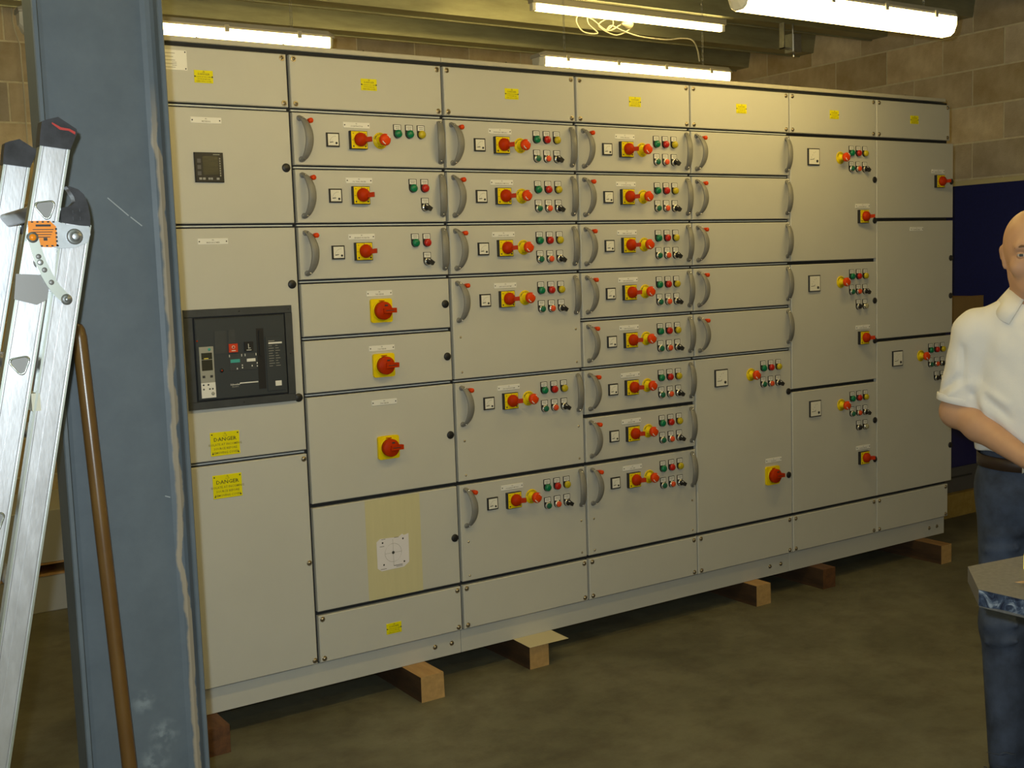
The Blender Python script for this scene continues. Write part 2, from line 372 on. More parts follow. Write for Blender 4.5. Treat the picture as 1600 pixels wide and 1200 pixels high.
# ------------------------------------------------------------------ switchboard
XS = [0.968, 1.5662, 2.1642, 2.7696, 3.3719, 3.9705, 4.5662, 5.163]
ROW = {0: 2.3130, 1: 2.1225, 2: 1.9315, 3: 1.7355, 4: 1.5415, 5: 1.3450, 6: 1.1480, 7: 0.9540, 8: 0.7580, 10: 0.3700, 11: 0.1845}
GX, GZ = 0.0055, 0.0078
OUT = Vector((0, -1, 0))
SG = [0.004, 0.006, 0.006, 0.0055, 0.0038, 0.0038, 0.0022, 0.004]
def door_mesh(w_, h_, gl, gr):
    b = MB(); b.box(gl, w_-gr, 0, 0.02, -h_+GZ, -GZ, PAINT, c=0.0025)
    return b
def handle_mesh(t):
    b = MB(); n = 14; v = []; f = []
    for i in range(n+1):
        u = -1+2*i/n; s_ = (1-u*u)**0.72 if abs(u) < 1 else 0
        o = Vector((t*s_, -0.004-0.040*s_, -u*0.0760)); wd = 0.0150 - 0.0050*abs(u)**3
        wv = Vector((0.93, t*6*(1 if s_ > 0 else 0)*0.5, 0)).normalized()*wd
        th = Vector((0, 0.0065, 0))
        v += [o-wv+th*0.4, o-wv*0.7-th*0.25, o+wv*0.7-th*0.25, o+wv+th*0.4, o+wv*0.8+th, o-wv*0.8+th]
    for i in range(n):
        for k in range(6): f.append((i*6+k, i*6+(k+1) % 6, (i+1)*6+(k+1) % 6, (i+1)*6+k))
    f += [tuple(range(6)), tuple(n*6+k for k in range(5, -1, -1))]
    b.add(v, f, GREY_HANDLE, True)
    for sz in (-1, 1):
        b.lathe((0, 0.0005, sz*0.069), OUT, [(0, 0.0100), (0.004, 0.0100), (0.005, 0.009)], GREY_HANDLE, 12)
        b.lathe((t*0.30, -0.0165, sz*0.0685), OUT, [(0, 0.0042), (0.003, 0.0036), (0.0045, 0)], CHROME, 8)
    return b
def peg_mesh():
    return MB().lathe((0, 0, 0), OUT, [(0, 0.006), (0.012, 0.006), (0.013, 0.0085), (0.032, 0.0088), (0.035, 0.006), (0.036, 0)], ORANGE_RED, 12)
def nameplate_mesh(lines):
    b = MB(); b.box(-0.051, 0.051, -0.0018, 0, -0.0098, 0.0098, WHITE_PLATE, c=0.0006)
    for sx in (-1, 1): b.lathe((sx*0.0455, -0.0018, 0), OUT, [(0, 0.0024), (0.001, 0.002), (0.0012, 0)], INK, 8)
    b.text(lines[0], 0.0062, 0, 0.0048, -0.0020, INK_FAINT); b.text(lines[1], 0.0062, 0, -0.0036, -0.0020, INK_FAINT)
    return b
def meter_mesh(s_, k):
    b = MB(); h = s_/2; b.box(-h, h, -0.007, 0, -h, h, PLASTIC_BLACK, c=0.001)
    q = h-0.0045; b.box(-q, q, -0.0078, -0.006, -q, q, METER_FACE)
    b.lathe((q*0.58, -0.0078, -q*0.58), OUT, [(0, s_*0.085), (0.002, s_*0.078)], INK, 10)
    if k == 0:
        cx, cz, R = q*0.45, -q*0.5, q*1.15       # arc scale with needle
        for a in range(9):
            t = PI*0.5+PI*0.5*a/8; ca, sa = math.cos(t), math.sin(t)
            b.obox((cx+ca*R*0.92, -0.0079, cz+sa*R*0.92), (cx+ca*R*1.05, -0.0079, cz+sa*R*1.05), (0.0005*sa, 0, -0.0005*ca), (0, 0.0004, 0), INK_FAINT)
        b.obox((cx-q*0.85, -0.0080, cz+q*0.12), (cx-R*0.50, -0.0080, cz+q*0.46), (0.0011, 0, 0.0011), (0, 0.0004, 0), INK)
        b.obox((cx-q*1.15, -0.0080, cz+q*0.02), (cx-q*0.45, -0.0080, cz+q*0.10), (0, 0, 0.0013), (0, 0.0004, 0), INK)
    else:
        b.obox((-q*0.8, -0.0080, -q*0.38), (-q*0.05, -0.0080, -q*0.34), (0, 0, 0.0011), (0, 0.0004, 0), INK)
        b.obox((-q*0.1, -0.0080, -q*0.34), (0, -0.0080, -q*0.15), (0.0009, 0, 0), (0, 0.0004, 0), INK)
        for dx, dz in ((0.2, 0.6), (-0.1, 0.5), (-0.35, 0.2), (-0.6, -0.1)): b.box(q*dx, q*dx+0.003, -0.0080, -0.0076, q*dz, q*dz+0.002, INK_FAINT)
    return b
def isolator_mesh():
    b = MB(); b.box(-0.0325, 0.0325, -0.0165, 0, -0.0315, 0.0315, PLASTIC_BLACK, c=0.0015)
    b.box(-0.0305, 0.0305, -0.0178, -0.016, -0.0295, 0.0295, YEL, c=0.001)
    for sx, sz in ((-1, -1), (1, -1)): b.lathe((sx*0.023, -0.0178, sz*0.022), OUT, [(0, 0.0034), (0.0006, 0.003)], INK, 8)
    for sx, sz in ((-1, 1), (1, 1)): b.lathe((sx*0.023, -0.0178, sz*0.022), OUT, [(0, 0.002), (0.0006, 0.0016)], INK_OLIVE, 8)
    b.box(-0.002, 0.0005, -0.0183, -0.0178, 0.023, 0.028, INK_OLIVE); b.box(-0.0285, -0.0235, -0.0183, -0.0178, -0.002, 0.0, INK_OLIVE)
    b.lathe((0.003, -0.0178, 0.001), OUT, [(0, 0.0235), (0.006, 0.0242), (0.012, 0.0225), (0.018, 0.0175), (0.0225, 0.0100), (0.024, 0)], RED, 20)
    # grip leaning out to the right
    b.obox((0.004, -0.034, -0.001), (0.0285, -0.054, 0.001), (0.0, 0.0, 0.0080), (0.010, 0.014, 0), RED)
    return b
def rotary_mesh():
    b = MB(); r = 0.0085; pts = []
    for cx, cz, a0 in ((0.0425-r, 0.0425-r, 0), (-0.0425+r, 0.0425-r, 1), (-0.0425+r, -0.0425+r, 2), (0.0425-r, -0.0425+r, 3)):
        for k in range(4): a = (a0+k/3)*PI/2; pts.append((cx+r*math.cos(a), cz+r*math.sin(a)))
    b.prism(pts, -0.011, 0, YEL)
    b.lathe((0, -0.011, 0), OUT, [(0, 0.0375), (0.003, 0.0375)], YEL, 28)
    b.lathe((0.0, -0.014, 0), OUT, [(0, 0.0325), (0.018, 0.0322), (0.021, 0.030), (0.0215, 0)], RED, 28)
    b.obox((-0.006, -0.041, 0), (0.045, -0.041, 0), (0, 0, 0.0085), (0, 0.018, 0), RED)
    b.box(0.002, 0.034, -0.0415, -0.0405, -0.0012, 0.0012, INK)
    b.box(0.000, 0.012, -0.0360, -0.0354, 0.016, 0.021, INK)
    b.box(-0.012, 0.01, -0.0150, -0.0138, 0.0335, 0.0365, RED)
    return b
def estop_mesh():
    b = MB(); b.lathe((0, 0, 0), OUT, [(0, 0.0290), (0.0022, 0.0285), (0.0025, 0.0)], YEL, 28)
    b.lathe((0, -0.002, 0), OUT, [(0, 0.0165), (0.003, 0.015), (0.005, 0.0125), (0.026, 0.0115), (0.026, 0)], YEL, 16)
    b.lathe((0, -0.0275, 0), OUT, [(0, 0.0125), (0.002, 0.0200), (0.012, 0.0213), (0.0175, 0.0185), (0.0205, 0.0125), (0.021, 0)], ORANGE_RED, 24)
    for word, a0, sp, top in (('EMERGENCY', 100, -15.5, True), ('STOP', 248, 15.5, False)):
        for i, ch in enumerate(word):
            a = math.radians(a0+62 + i*sp) if top else math.radians(a0-0 + i*sp)
            def rot(u, v_, a=a, top=top):
                rr = 0.0225
                tx, tz = (math.sin(a), -math.cos(a)) if top else (-math.sin(a), math.cos(a))
                nx, nz = (math.cos(a), math.sin(a)) if top else (-math.cos(a), -math.sin(a))
                return (rr*math.cos(a)+tx*u+nx*v_, -0.0030, rr*math.sin(a)+tz*u+nz*v_)
            b.text(ch, 0.0085, 0, 0, 0, INK, rot=rot)
    # moulded pale twist arrows on the head
    for a0 in (20, 200):
        pts = [Vector((0.0150*math.cos(math.radians(a0+k*14)), -0.0472, 0.0160*math.sin(math.radians(a0+k*14)))) for k in range(5)]
        b.tube(pts, 0.0019, WHITE_PLATE, 5)
    return b
def holder(b, red=False):
    pts = [(-0.0155, 0.0330), (0.0155, 0.0330), (0.0155, 0.0)]
    pts += [(0.0155*math.cos(a), 0.0155*math.sin(a)) for a in [-(k/8)*PI for k in range(1, 8)]] + [(-0.0155, 0.0)]
    b.prism(pts, -0.003, 0, PLASTIC_BLACK)
    b.box(-0.0130, 0.0130, -0.0036, -0.003, 0.0140, 0.0310, WHITE_PLATE)
    b.box(-0.0095, 0.0095, -0.0040, -0.0036, 0.0242, 0.0262, INK_FAINT); b.box(-0.0080, 0.0085, -0.0040, -0.0036, 0.0185, 0.0203, INK_FAINT)
def lamp_mesh(m_):
    b = MB(); holder(b)
    b.lathe((0, -0.003, 0), OUT, [(0, 0.0148), (0.004, 0.0145), (0.0045, 0.0138)], PLASTIC_BLACK, 18)
    b.lathe((0, -0.0075, 0), OUT, [(0, 0.0145), (0.006, 0.0143), (0.010, 0.0118), (0.0120, 0.007), (0.0126, 0)], m_, 18)
    return b
def button_mesh(m_):
    b = MB(); holder(b)
    b.lathe((0, -0.003, 0), OUT, [(0, 0.0148), (0.008, 0.0145), (0.0105, 0.0125), (0.0105, 0.0115)], CHROME, 18)
    b.lathe((0, -0.011, 0), OUT, [(0, 0.0112), (0.0065, 0.0112), (0.008, 0.0098), (0.008, 0)], m_, 18)
    return b
def selector_mesh():
    b = MB(); holder(b)
    b.lathe((0, -0.003, 0), OUT, [(0, 0.0148), (0.008, 0.0145), (0.0105, 0.0125), (0.0105, 0.0)], CHROME, 18)
    b.lathe((0, -0.0135, 0), OUT, [(0, 0.0118), (0.003, 0.0115), (0.003, 0)], PLASTIC_BLACK, 16)
    b.obox((-0.008, -0.028, 0.006), (0.0145, -0.028, -0.0095), (0.0042, 0, 0.0058), (0, 0.013, 0), PLASTIC_BLACK)
    b.obox((-0.0095, -0.0285, 0.0085), (-0.002, -0.0285, 0.0045), (0.0008, 0, 0.0012), (0, 0.001, 0), WHITE_PLATE)
    return b
def cap_mesh():
    return MB().lathe((0, 0, 0), OUT, [(0, 0.0150), (0.0025, 0.0148), (0.0045, 0.0125), (0.005, 0)], PLASTIC_BLACK, 18)
def screw_mesh():
    b = MB(); b.lathe((0, 0, 0), OUT, [(0, 0.0098), (0.0015, 0.0092), (0.0016, 0.0075)], SCREW, 14)
    b.lathe((0, -0.001, 0), OUT, [(0, 0.0072), (0.003, 0.0060), (0.0045, 0.003), (0.0047, 0)], SCREW, 12)
    b.box(-0.0042, 0.0042, -0.0062, -0.005, -0.001, 0.001, INK)
    return b
def rivet_mesh():
    return MB().lathe((0, 0, 0), OUT, [(0, 0.0048), (0.001, 0.0044), (0.0026, 0.002), (0.003, 0)], SCREW, 10)
def warn_mesh(w_, h_, lines, four):
    b = MB(); b.box(-w_/2, w_/2, -0.0018, 0, -h_/2, h_/2, YEL_PLATE, c=0.0006)
    hs = ((-1, -1), (1, -1), (-1, 1), (1, 1)) if four else ((-1, 0), (1, 0))
    for sx, sz in hs: b.lathe((sx*(w_/2-0.006 if four else w_/2-0.0025), -0.0018, sz*(h_/2-0.007)), OUT, [(0, 0.0026), (0.001, 0.002)], INK, 8)
    # little warning triangle
    t = h_*0.085; cz = h_*0.39
    for a, c in (((-t, -t*0.8), (0, t)), ((0, t), (t, -t*0.8)), ((t, -t*0.8), (-t, -t*0.8))):
        b.obox((a[0], -0.0021, cz+a[1]), (c[0], -0.0021, cz+c[1]), (0.0004, 0, 0.0004), (0, 0.0003, 0), INK_OLIVE)
    b.box(-0.0004, 0.0004, -0.0022, -0.0018, cz-t*0.3, cz+t*0.5, INK_OLIVE)
    b.text('DANGER', h_*0.22, 0, h_*0.185, -0.0021, mat('engraved_dark_ink', (0.06, 0.055, 0.005), 0.6) if four else INK_OLIVE, 1.12)
    for i, t_ in enumerate(lines): b.text(t_, h_*0.135, 0, h_*(-0.03-0.175*i), -0.0021, INK_OLIVE, 1.0 if four else 1.05)
    return b
LINES = ('ISOLATE AT INCOMING', 'SOURCE BEFORE', 'REMOVING COVER')
comp = {
 'handleL': lambda: handle_mesh(0.016), 'handleR': lambda: handle_mesh(-0.016), 'peg': peg_mesh, 'iso': isolator_mesh, 'rot': rotary_mesh, 'estop': estop_mesh,
 'sel': selector_mesh, 'cap': cap_mesh, 'screw': screw_mesh, 'rivet': rivet_mesh,
 'm48': lambda: meter_mesh(0.048, 0), 'm72': lambda: meter_mesh(0.0765, 1),
 'lg': lambda: lamp_mesh(GREEN_L), 'lr': lambda: lamp_mesh(RED_L), 'ly': lambda: lamp_mesh(YEL_L),
 'bg': lambda: button_mesh(GREEN_B), 'br': lambda: button_mesh(ORANGE_B), 'bk': lambda: button_mesh(PLASTIC_BLACK), 'bw': lambda: button_mesh(CLEAR_L),
 'warnS': lambda: warn_mesh(0.062, 0.040, LINES, False), 'warnL': lambda: warn_mesh(0.100, 0.079, LINES, True)}
CN = {'handleL': ('handle', None), 'handleR': ('handle', None), 'peg': ('latch_peg', None), 'iso': ('isolator_switch', 'red isolator knob on a square yellow plate'), 'rot': ('rotary_switch', 'large red rotary switch on a rounded yellow plate'),
      'estop': ('emergency_stop_button', None), 'sel': ('selector_switch', None), 'cap': ('lock_cap', None), 'screw': ('screw', None), 'rivet': ('rivet', None),
      'm48': ('ammeter', None), 'm72': ('ammeter', None), 'lg': ('indicator_lamp', 'green indicator lamp'), 'lr': ('indicator_lamp', 'red indicator lamp'), 'ly': ('indicator_lamp', 'yellow indicator lamp'),
      'bg': ('push_button', 'green push button'), 'br': ('push_button', 'orange-red push button'), 'bk': ('push_button', 'black push button'), 'bw': ('push_button', 'clear push button'),
      'warnS': ('warning_plate', None), 'warnL': ('warning_plate', None)}
def put(key, parent, x, z, y=0.0):
    nm, lb = CN[key]
    return link(nm, cached('m_'+key, comp[key]), parent, (x, y, z), label=lb)
def plate(parent, x, z, lines):
    return link('nameplate', cached(('nameplate',)+lines, lambda: nameplate_mesh(lines)), parent, (x, 0, z))

CAB_LABEL = ['leftmost cabinet of the grey switchboard, with the big black breaker and a small dark meter',
             'second cabinet, three drawers above three large red rotary switches and a taped door',
             'third cabinet from the left, six control units of which the lower three are tall',
             'fourth cabinet from the left, a full stack of eight control drawers',
             'fifth cabinet from the left, five blank drawers above one tall control door',
             'sixth cabinet from the left, three tall control doors with rotary isolators',
             'rightmost cabinet of the grey switchboard, beside the man, isolator at its edge']
cabs = []
for i in range(7):
    x0, x1 = XS[i], XS[i+1]; w_ = x1-x0
    cb = thing('switchgear_cabinet', CAB_LABEL[i], 'cabinet', (x0, 0, ROW[11]-0.001), 'switchboard cabinets standing in one row')
    part('cabinet_body', MB().box(0.0008, w_-0.0008-(0.03 if i == 6 else 0), 0.0246, 0.60, 0.001, ROW[0]-ROW[11]+0.005, FRAME)
         .box(0.0004, w_-0.0004-(0.03 if i == 6 else 0), 0.0202, 0.0245, 0.004, ROW[0]-ROW[11]+0.0065, GASKET), cb)
    cabs.append(cb)
def door(ci, r0, r1, name='door', dw=0.0):
    x0, x1 = XS[ci], XS[ci+1]-dw; z1, z0 = ROW[r0], ROW[r1]; w_ = round(x1-x0, 4); h_ = round(z1-z0, 4)
    return link(name, cached((name, w_, h_, ci), lambda: door_mesh(w_, h_, SG[ci], SG[ci+1])), cabs[ci], (0, 0, z1-(ROW[11]-0.001)))
# frame strips seen in the gaps between doors (steel edge catching the light)
for ci, rows in ((0, (1, 3, 7)), (1, (1, 2, 3, 4, 5, 6, 8, 10)), (2, (1, 2, 3, 4, 6, 8, 10)), (3, (1, 2, 3, 4, 5, 6, 7, 8, 10)), (4, (1, 2, 3, 4, 5, 6, 10))):
    w_ = round(XS[ci+1]-XS[ci], 4)
    for r in rows:
        if ROW[r] < 1.0 and ci > 0: continue
        link('frame_rail', cached(('frame_rail', w_, ci == 6), lambda: MB().box(0.006, w_-0.01-(0.03 if ci == 6 else 0), 0.012, 0.0202, -0.0024, 0.0024, FRAME)), cabs[ci], (0, 0, ROW[r]-(ROW[11]-0.001)))

def blank(ci, r0, r1, warn=True, corners='all', dw=0.0):
    d = door(ci, r0, r1, 'cover_panel', dw); w_ = XS[ci+1]-XS[ci]-dw; h_ = ROW[r0]-ROW[r1]
    for sx in (0, 1):
        for sz in (0, 1): put('screw', d, 0.021 if sx == 0 else w_-0.021, -0.021 if sz == 0 else -h_+0.021)
    if warn: put('warnS', d, w_*0.5+0.0, -0.091)
    return d
LT = 0.0685
def standard(d, lines, top='gry', low='grs', estop=True, big=False, dz=0.0):
    put('handleL', d, 0.031, -0.0955); put('peg', d, 0.060, -0.036); put('handleR', d, 0.5775, -0.0925)
    put('m48', d, 0.1495, -0.0955); put('iso', d, 0.2445, -0.0945)
    plate(d, 0.2435, -0.0425, lines)
    if estop: put('estop', d, 0.3345, -0.0930)
    for k, c in enumerate(top):
        if c != ' ': put('l'+c, d, 0.4085+0.048*k, -0.0675)
    for k, c in enumerate(low):
        if c != ' ': put('sel' if c == 's' else 'b'+c, d, 0.4090+0.0475*k, -0.1400 if estop else -0.1350)
# column 1
d = blank(0, 0, 1, warn=False); put('warnS', d, 0.305, -0.099)
wp = MB().box(-0.05, 0.05, -0.0018, 0, -0.031, 0.031, WHITE_PLATE, c=0.0006)
for k in range(5): wp.box(-0.038, 0.012-0.006*(k % 2), -0.0021, -0.0018, 0.020-k*0.011, 0.0213-k*0.011, INK_FAINT)
for k in range(3): wp.box(0.002, 0.016, -0.0021, -0.0018, -0.008-k*0.005, -0.0068-k*0.005, INK_FAINT)
for sx, sz in ((1, 1), (1, -1), (-1, 1), (-1, -1)): wp.lathe((sx*0.045, -0.0018, sz*0.026), OUT, [(0, 0.0024), (0.001, 0.002)], INK, 8)
link('rating_plate', wp.mesh('rating_plate'), d, (0.203, 0, -0.052))
d = door(0, 1, 3); plate(d, 0.304, -0.047, ('A1', 'METERING')); put('cap', d, 0.572, -0.194)
pm = MB().box(-0.048, 0.048, -0.008, 0, -0.048, 0.048, PLASTIC_BLACK, c=0.002).box(-0.022, 0.030, -0.0086, -0.007, -0.024, 0.036, LCD)
for k in range(3):
    pm.box(-0.040, -0.028, -0.0088, -0.007, 0.014-k*0.020, 0.027-k*0.020, mat('meter_key_grey', (0.10, 0.10, 0.11), 0.5))
    pm.box(-0.021, 0.029, -0.0090, -0.0085, 0.019-k*0.020, 0.0195-k*0.020, INK)
for x_ in (-0.036, -0.024, -0.006, 0.0, 0.022): pm.box(x_, x_+0.009, -0.0088, -0.007, -0.040, -0.033, mat('meter_key_pale', (0.34, 0.34, 0.34), 0.5))
for k in range(8): pm.box(0.034, 0.0375, -0.0084, -0.0078, 0.026-k*0.0078, 0.031-k*0.0078, ACB_LIGHT)
pm.box(0.014, 0.036, -0.0084, -0.0078, 0.040, 0.0425, ACB_LIGHT)
link('power_meter', pm.mesh('power_meter'), d, (0.304, 0, -0.198), label='black three-row digital power meter')
d = door(0, 3, 7); plate(d, 0.303, -0.050, ('A2', 'MAIN INCOMER')); put('cap', d, 0.571, -0.200); put('cap', d, 0.573, -0.590); put('warnL', d, 0.3035, -0.719)
def breaker():
    b = MB()                                   # local: centre of bezel
    W, H = 0.186, 0.164
    b.box(-W, W, -0.012, 0, H-0.026, H, ACB_FRAME, c=0.002); b.box(-W, W, -0.012, 0, -H, -H+0.026, ACB_FRAME, c=0.002)
    b.box(-W, -W+0.026, -0.012, 0, -H+0.026, H-0.026, ACB_FRAME); b.box(W-0.026, W, -0.012, 0, -H+0.026, H-0.026, ACB_FRAME)
    b.box(-W+0.026, W-0.026, -0.003, 0.0, -H+0.026, H-0.026, PLASTIC_BLACK)
    for x_, z_ in ((0, H-0.012), (0, -H+0.012), (W-0.012, 0), (W-0.012, H-0.012)): b.lathe((x_, -0.012, z_), OUT, [(0, 0.003), (0.0012, 0.0022)], INK, 8)
    b.box(-W+0.031, W-0.031, -0.018, -0.003, -H+0.030, H-0.030, ACB_GREY, c=0.003)
    return b
bz = put.__globals__['link']('circuit_breaker', breaker().mesh('circuit_breaker'), d, (0.374, 0, -0.434), label='large dark grey air circuit breaker in a black bezel')
# fascia details as one further relief mesh on the same breaker would be a fourth level: joined here into the door's part list
fd = MB()
fd.box(-0.146, -0.098, -0.021, -0.018, -0.126, 0.042, ACB_LIGHT, c=0.001)
fd.box(-0.140, -0.104, -0.0215, -0.021, -0.036, 0.022, LCD); fd.box(-0.132, -0.117, -0.0222, -0.0215, 0.002, 0.005, mat('amber_segment', (0.8, 0.65, 0.1), 0.4))
fd.box(-0.140, -0.104, -0.0219, -0.0215, -0.001, 0.0005, ACB_LIGHT)
fd.box(-0.146, -0.098, -0.0216, -0.021, -0.126, -0.076, WHITE_PLATE); fd.box(-0.140, -0.131, -0.0216, -0.021, -0.060, -0.052, INK); fd.box(-0.114, -0.105, -0.0216, -0.021, -0.060, -0.052, INK)
for x_, z_ in ((-0.138, -0.083), (-0.122, -0.083), (-0.138, -0.097), (-0.118, -0.097), (-0.108, -0.097)): fd.lathe((x_, -0.0216, z_), OUT, [(0, 0.0032), (0.0012, 0.002)], ACB_GREY, 8)
fd.lathe((-0.108, -0.0216, -0.113), OUT, [(0, 0.0060), (0.0015, 0.0045)], ACB_LIGHT, 12); fd.lathe((-0.112, -0.021, 0.033), OUT, [(0, 0.005), (0.0015, 0.004)], TEAL, 12)
fd.lathe((-0.150, -0.018, 0.062), OUT, [(0, 0.0032), (0.0015, 0.002)], RED, 8)
fd.box(-0.092, -0.052, -0.0195, -0.018, 0.016, 0.090, ACB_FRAME); fd.box(-0.045, -0.022, -0.0195, -0.018, 0.048, 0.092, ACB_FRAME)
fd.box(-0.046, -0.016, -0.024, -0.018, 0.018, 0.046, mat('trip_button_red', (0.62, 0.05, 0.01), 0.4)); fd.lathe((-0.031, -0.024, 0.035), OUT, [(0, 0.0055), (0.0008, 0.0045)], WHITE_PLATE, 12)
fd.lathe((-0.031, -0.0249, 0.035), OUT, [(0, 0.0035), (0.0008, 0.0028)], RED, 12); fd.box(-0.038, -0.024, -0.0244, -0.024, 0.022, 0.0245, WHITE_PLATE)
fd.box(0.008, 0.038, -0.024, -0.018, 0.018, 0.050, PLASTIC_BLACK); fd.box(0.020, 0.022, -0.0245, -0.024, 0.026, 0.043, WHITE_PLATE); fd.box(0.020, 0.028, -0.0245, -0.024, 0.0275, 0.0295, WHITE_PLATE); fd.box(0.014, 0.030, -0.0245, -0.024, 0.021, 0.0228, WHITE_PLATE)
fd.box(-0.046, 0.046, -0.0192, -0.018, -0.044, 0.012, ACB_FRAME, c=0.0005)
fd.box(-0.042, -0.010, -0.0202, -0.018, -0.017, -0.006, TEAL); fd.box(0.014, 0.044, -0.0202, -0.018, -0.017, -0.007, WHITE_PLATE)
for x_ in (-0.046, -0.004, 0.008, 0.046): fd.box(x_, x_+0.002, -0.0206, -0.019, 0.002, 0.010, WHITE_PLATE)
for x_, z_ in ((-0.004, -0.030), (-0.004, -0.038), (0.048, -0.026), (0.048, -0.036), (-0.022, -0.040), (0.030, -0.034)): fd.box(x_, x_+0.003, -0.0206, -0.019, z_, z_+0.005, WHITE_PLATE)
fd.lathe((-0.073, -0.018, -0.040), OUT, [(0, 0.007), (0.002, 0.006)], PLASTIC_BLACK, 12); fd.lathe((-0.073, -0.020, -0.040), OUT, [(0, 0.0028), (0.001, 0.002)], RED, 8)
fd.box(0.052, 0.078, -0.0185, -0.0178, -0.112, 0.092, PLASTIC_BLACK); fd.box(0.060, 0.070, -0.022, -0.018, 0.0, 0.084, PLASTIC_BLACK)
fd.box(0.082, 0.146, -0.021, -0.018, -0.122, 0.062, ACB_GREY, c=0.001)
fd.box(0.092, 0.140, -0.0216, -0.0208, 0.037, 0.0425, WHITE_PLATE); fd.box(0.092, 0.114, -0.0216, -0.0208, 0.046, 0.0480, ACB_LIGHT)
for k, (a_, c_) in enumerate(((0.092, 0.104), (0.092, 0.110), (0.092, 0.110), (0.092, 0.106), (0.092, 0.110), (0.092, 0.110), (0.092, 0.108), (0.092, 0.112), (0.092, 0.104))):
    z_ = 0.030-k*0.0085; fd.box(a_, c_, -0.0214, -0.0208, z_, z_+0.0016, ACB_LIGHT); fd.box(a_+0.024, a_+0.032+0.004*(k % 3), -0.0214, -0.0208, z_, z_+0.0016, ACB_LIGHT)
fd.box(0.110, 0.132, -0.0216, -0.0208, -0.106, -0.089, WHITE_PLATE)
fd.text('Schneider', 0.0085, -0.030, -0.0895, -0.0186, WHITE_PLATE); fd.box(-0.014, 0.050, -0.0190, -0.0182, -0.0885, -0.0850, WHITE_PLATE)
fd.text('Electric', 0.0075, -0.030, -0.0965, -0.0186, ACB_LIGHT)
link('breaker_fascia', fd.mesh('breaker_fascia'), d, (0.374, 0, -0.434), label='breaker controls, trip unit with small screen, red and black buttons')
d = door(0, 7, 11, 'cover_panel'); put('warnL', d, 0.3030, -0.0815)
for x_, z_ in ((0.580, -0.024), (0.5805, -0.394), (0.5825, -0.748), (0.02, -0.024), (0.02, -0.394), (0.02, -0.748)): put('screw', d, x_, z_)
# column 2
blank(1, 0, 1)
standard(door(1, 1, 2, 'drawer'), ('B1', 'CO EXTRACTOR'), top='   ', low='   ')
dd = [o for o in cabs[1].children if o.name.startswith('drawer')][-1]
for k, c in enumerate(('lg', 'lg', 'ly')): put(c, dd, 0.403+0.048*k, -0.067)
standard(door(1, 2, 3, 'drawer'), ('B2', 'OIL TANK HEATER'), ' gr', '  s', estop=False)
standard(door(1, 3, 4, 'drawer'), ('B3', 'GENERATOR HEATER'), ' gr', '  s', estop=False)
for r0, r1, nz, sz, cz, t_ in ((4, 5, -0.050, -0.112, -0.101, ('B4', 'TXR FEEDER')), (5, 6, -0.050, -0.112, -0.1, ('B5', 'TXR FEEDER')), (6, 8, -0.049, -0.214, -0.199, ('B6', 'TXR FEEDER'))):
    d = door(1, r0, r1); plate(d, 0.303, nz, t_); put('rot', d, 0.305 if r0 != 6 else 0.309, sz); put('cap', d, 0.5735, cz)
d = door(1, 8, 10); put('cap', d, 0.575, -0.204)
tp = MB()
for k, (a_, c_) in enumerate(((0.206, 0.262), (0.260, 0.316), (0.314, 0.370), (0.368, 0.430))):
    tp.box(a_, c_, -0.0004-0.0002*(k % 2), 0.0002, -0.3875+GZ+0.001, -GZ-0.0015+0.0*k, TAPE)
part('masking_tape', tp, d, label='wide band of pale yellow masking tape')
pc = MB(); pts = [(-0.066, -0.050), (-0.050, -0.062), (0.042, -0.060), (0.064, -0.045), (0.066, 0.062), (0.046, 0.058), (0.040, 0.064), (0.022, 0.054), (-0.02, 0.057), (-0.052, 0.058), (-0.066, 0.048)]
pc.prism(pts, -0.0018, -0.0008, PAPER)
for a in range(28):
    t0, t1 = 2*PI*a/28, 2*PI*(a+0.9)/28; r_ = 0.034
    pc.obox((r_*math.cos(t0), -0.0022, r_*math.sin(t0)), (r_*math.cos(t1), -0.0022, r_*math.sin(t1)), (0.0003, 0, 0.0003), (0, 0.0003, 0), INK_FAINT)
pc.box(-0.034, 0.034, -0.0022, -0.0018, -0.0003, 0.0003, INK_FAINT).box(-0.0003, 0.0003, -0.0022, -0.0018, -0.05, 0.05, INK_FAINT)
for x_, z_ in ((-0.042, 0.042), (0.042, 0.046), (-0.040, -0.040), (0.044, -0.040), (0, 0)): pc.lathe((x_, -0.0018, z_), OUT, [(0, 0.0036 if x_ else 0.006), (0.0008, 0.003)], INK, 8)
for x_, x2, z_ in ((-0.054, -0.036, 0.028), (-0.046, -0.030, 0.054), (0.006, 0.024, 0.054), (-0.054, -0.030, -0.056), (0.0, 0.036, -0.050), (0.010, 0.036, -0.055)): pc.box(x_, x2, -0.0022, -0.0018, z_, z_+0.0018, INK_FAINT if x_ else INK)
link('drilling_template', pc.mesh('drilling_template'), d, (0.3115, 0, -0.2155), label='torn white paper template with a printed circle')
d = blank(1, 10, 11, warn=False); put('warnS', d, 0.301, -0.110)
# column 3
blank(2, 0, 1)
N3 = [('C1', 'SPRINKLER PUMP NO1'), ('C2', 'SPRINKLER PUMP NO2'), ('C3', 'DRAIN OIL PUMP'), ('C4', 'CIRCULATION PUMP'), ('C5', 'CIRCULATION PUMP'), ('C6', 'COOLING PUMP NO1')]
for (r0, r1), n_ in zip(((1, 2), (2, 3), (3, 4), (4, 6), (6, 8), (8, 10)), N3):
    d = door(2, r0, r1, 'drawer'); standard(d, n_)
    if r1-r0 > 1:
        for x_ in (0.037, 0.575):
            for z_ in (-0.229, -0.361): put('rivet', d, x_, z_)
blank(2, 10, 11, warn=False)
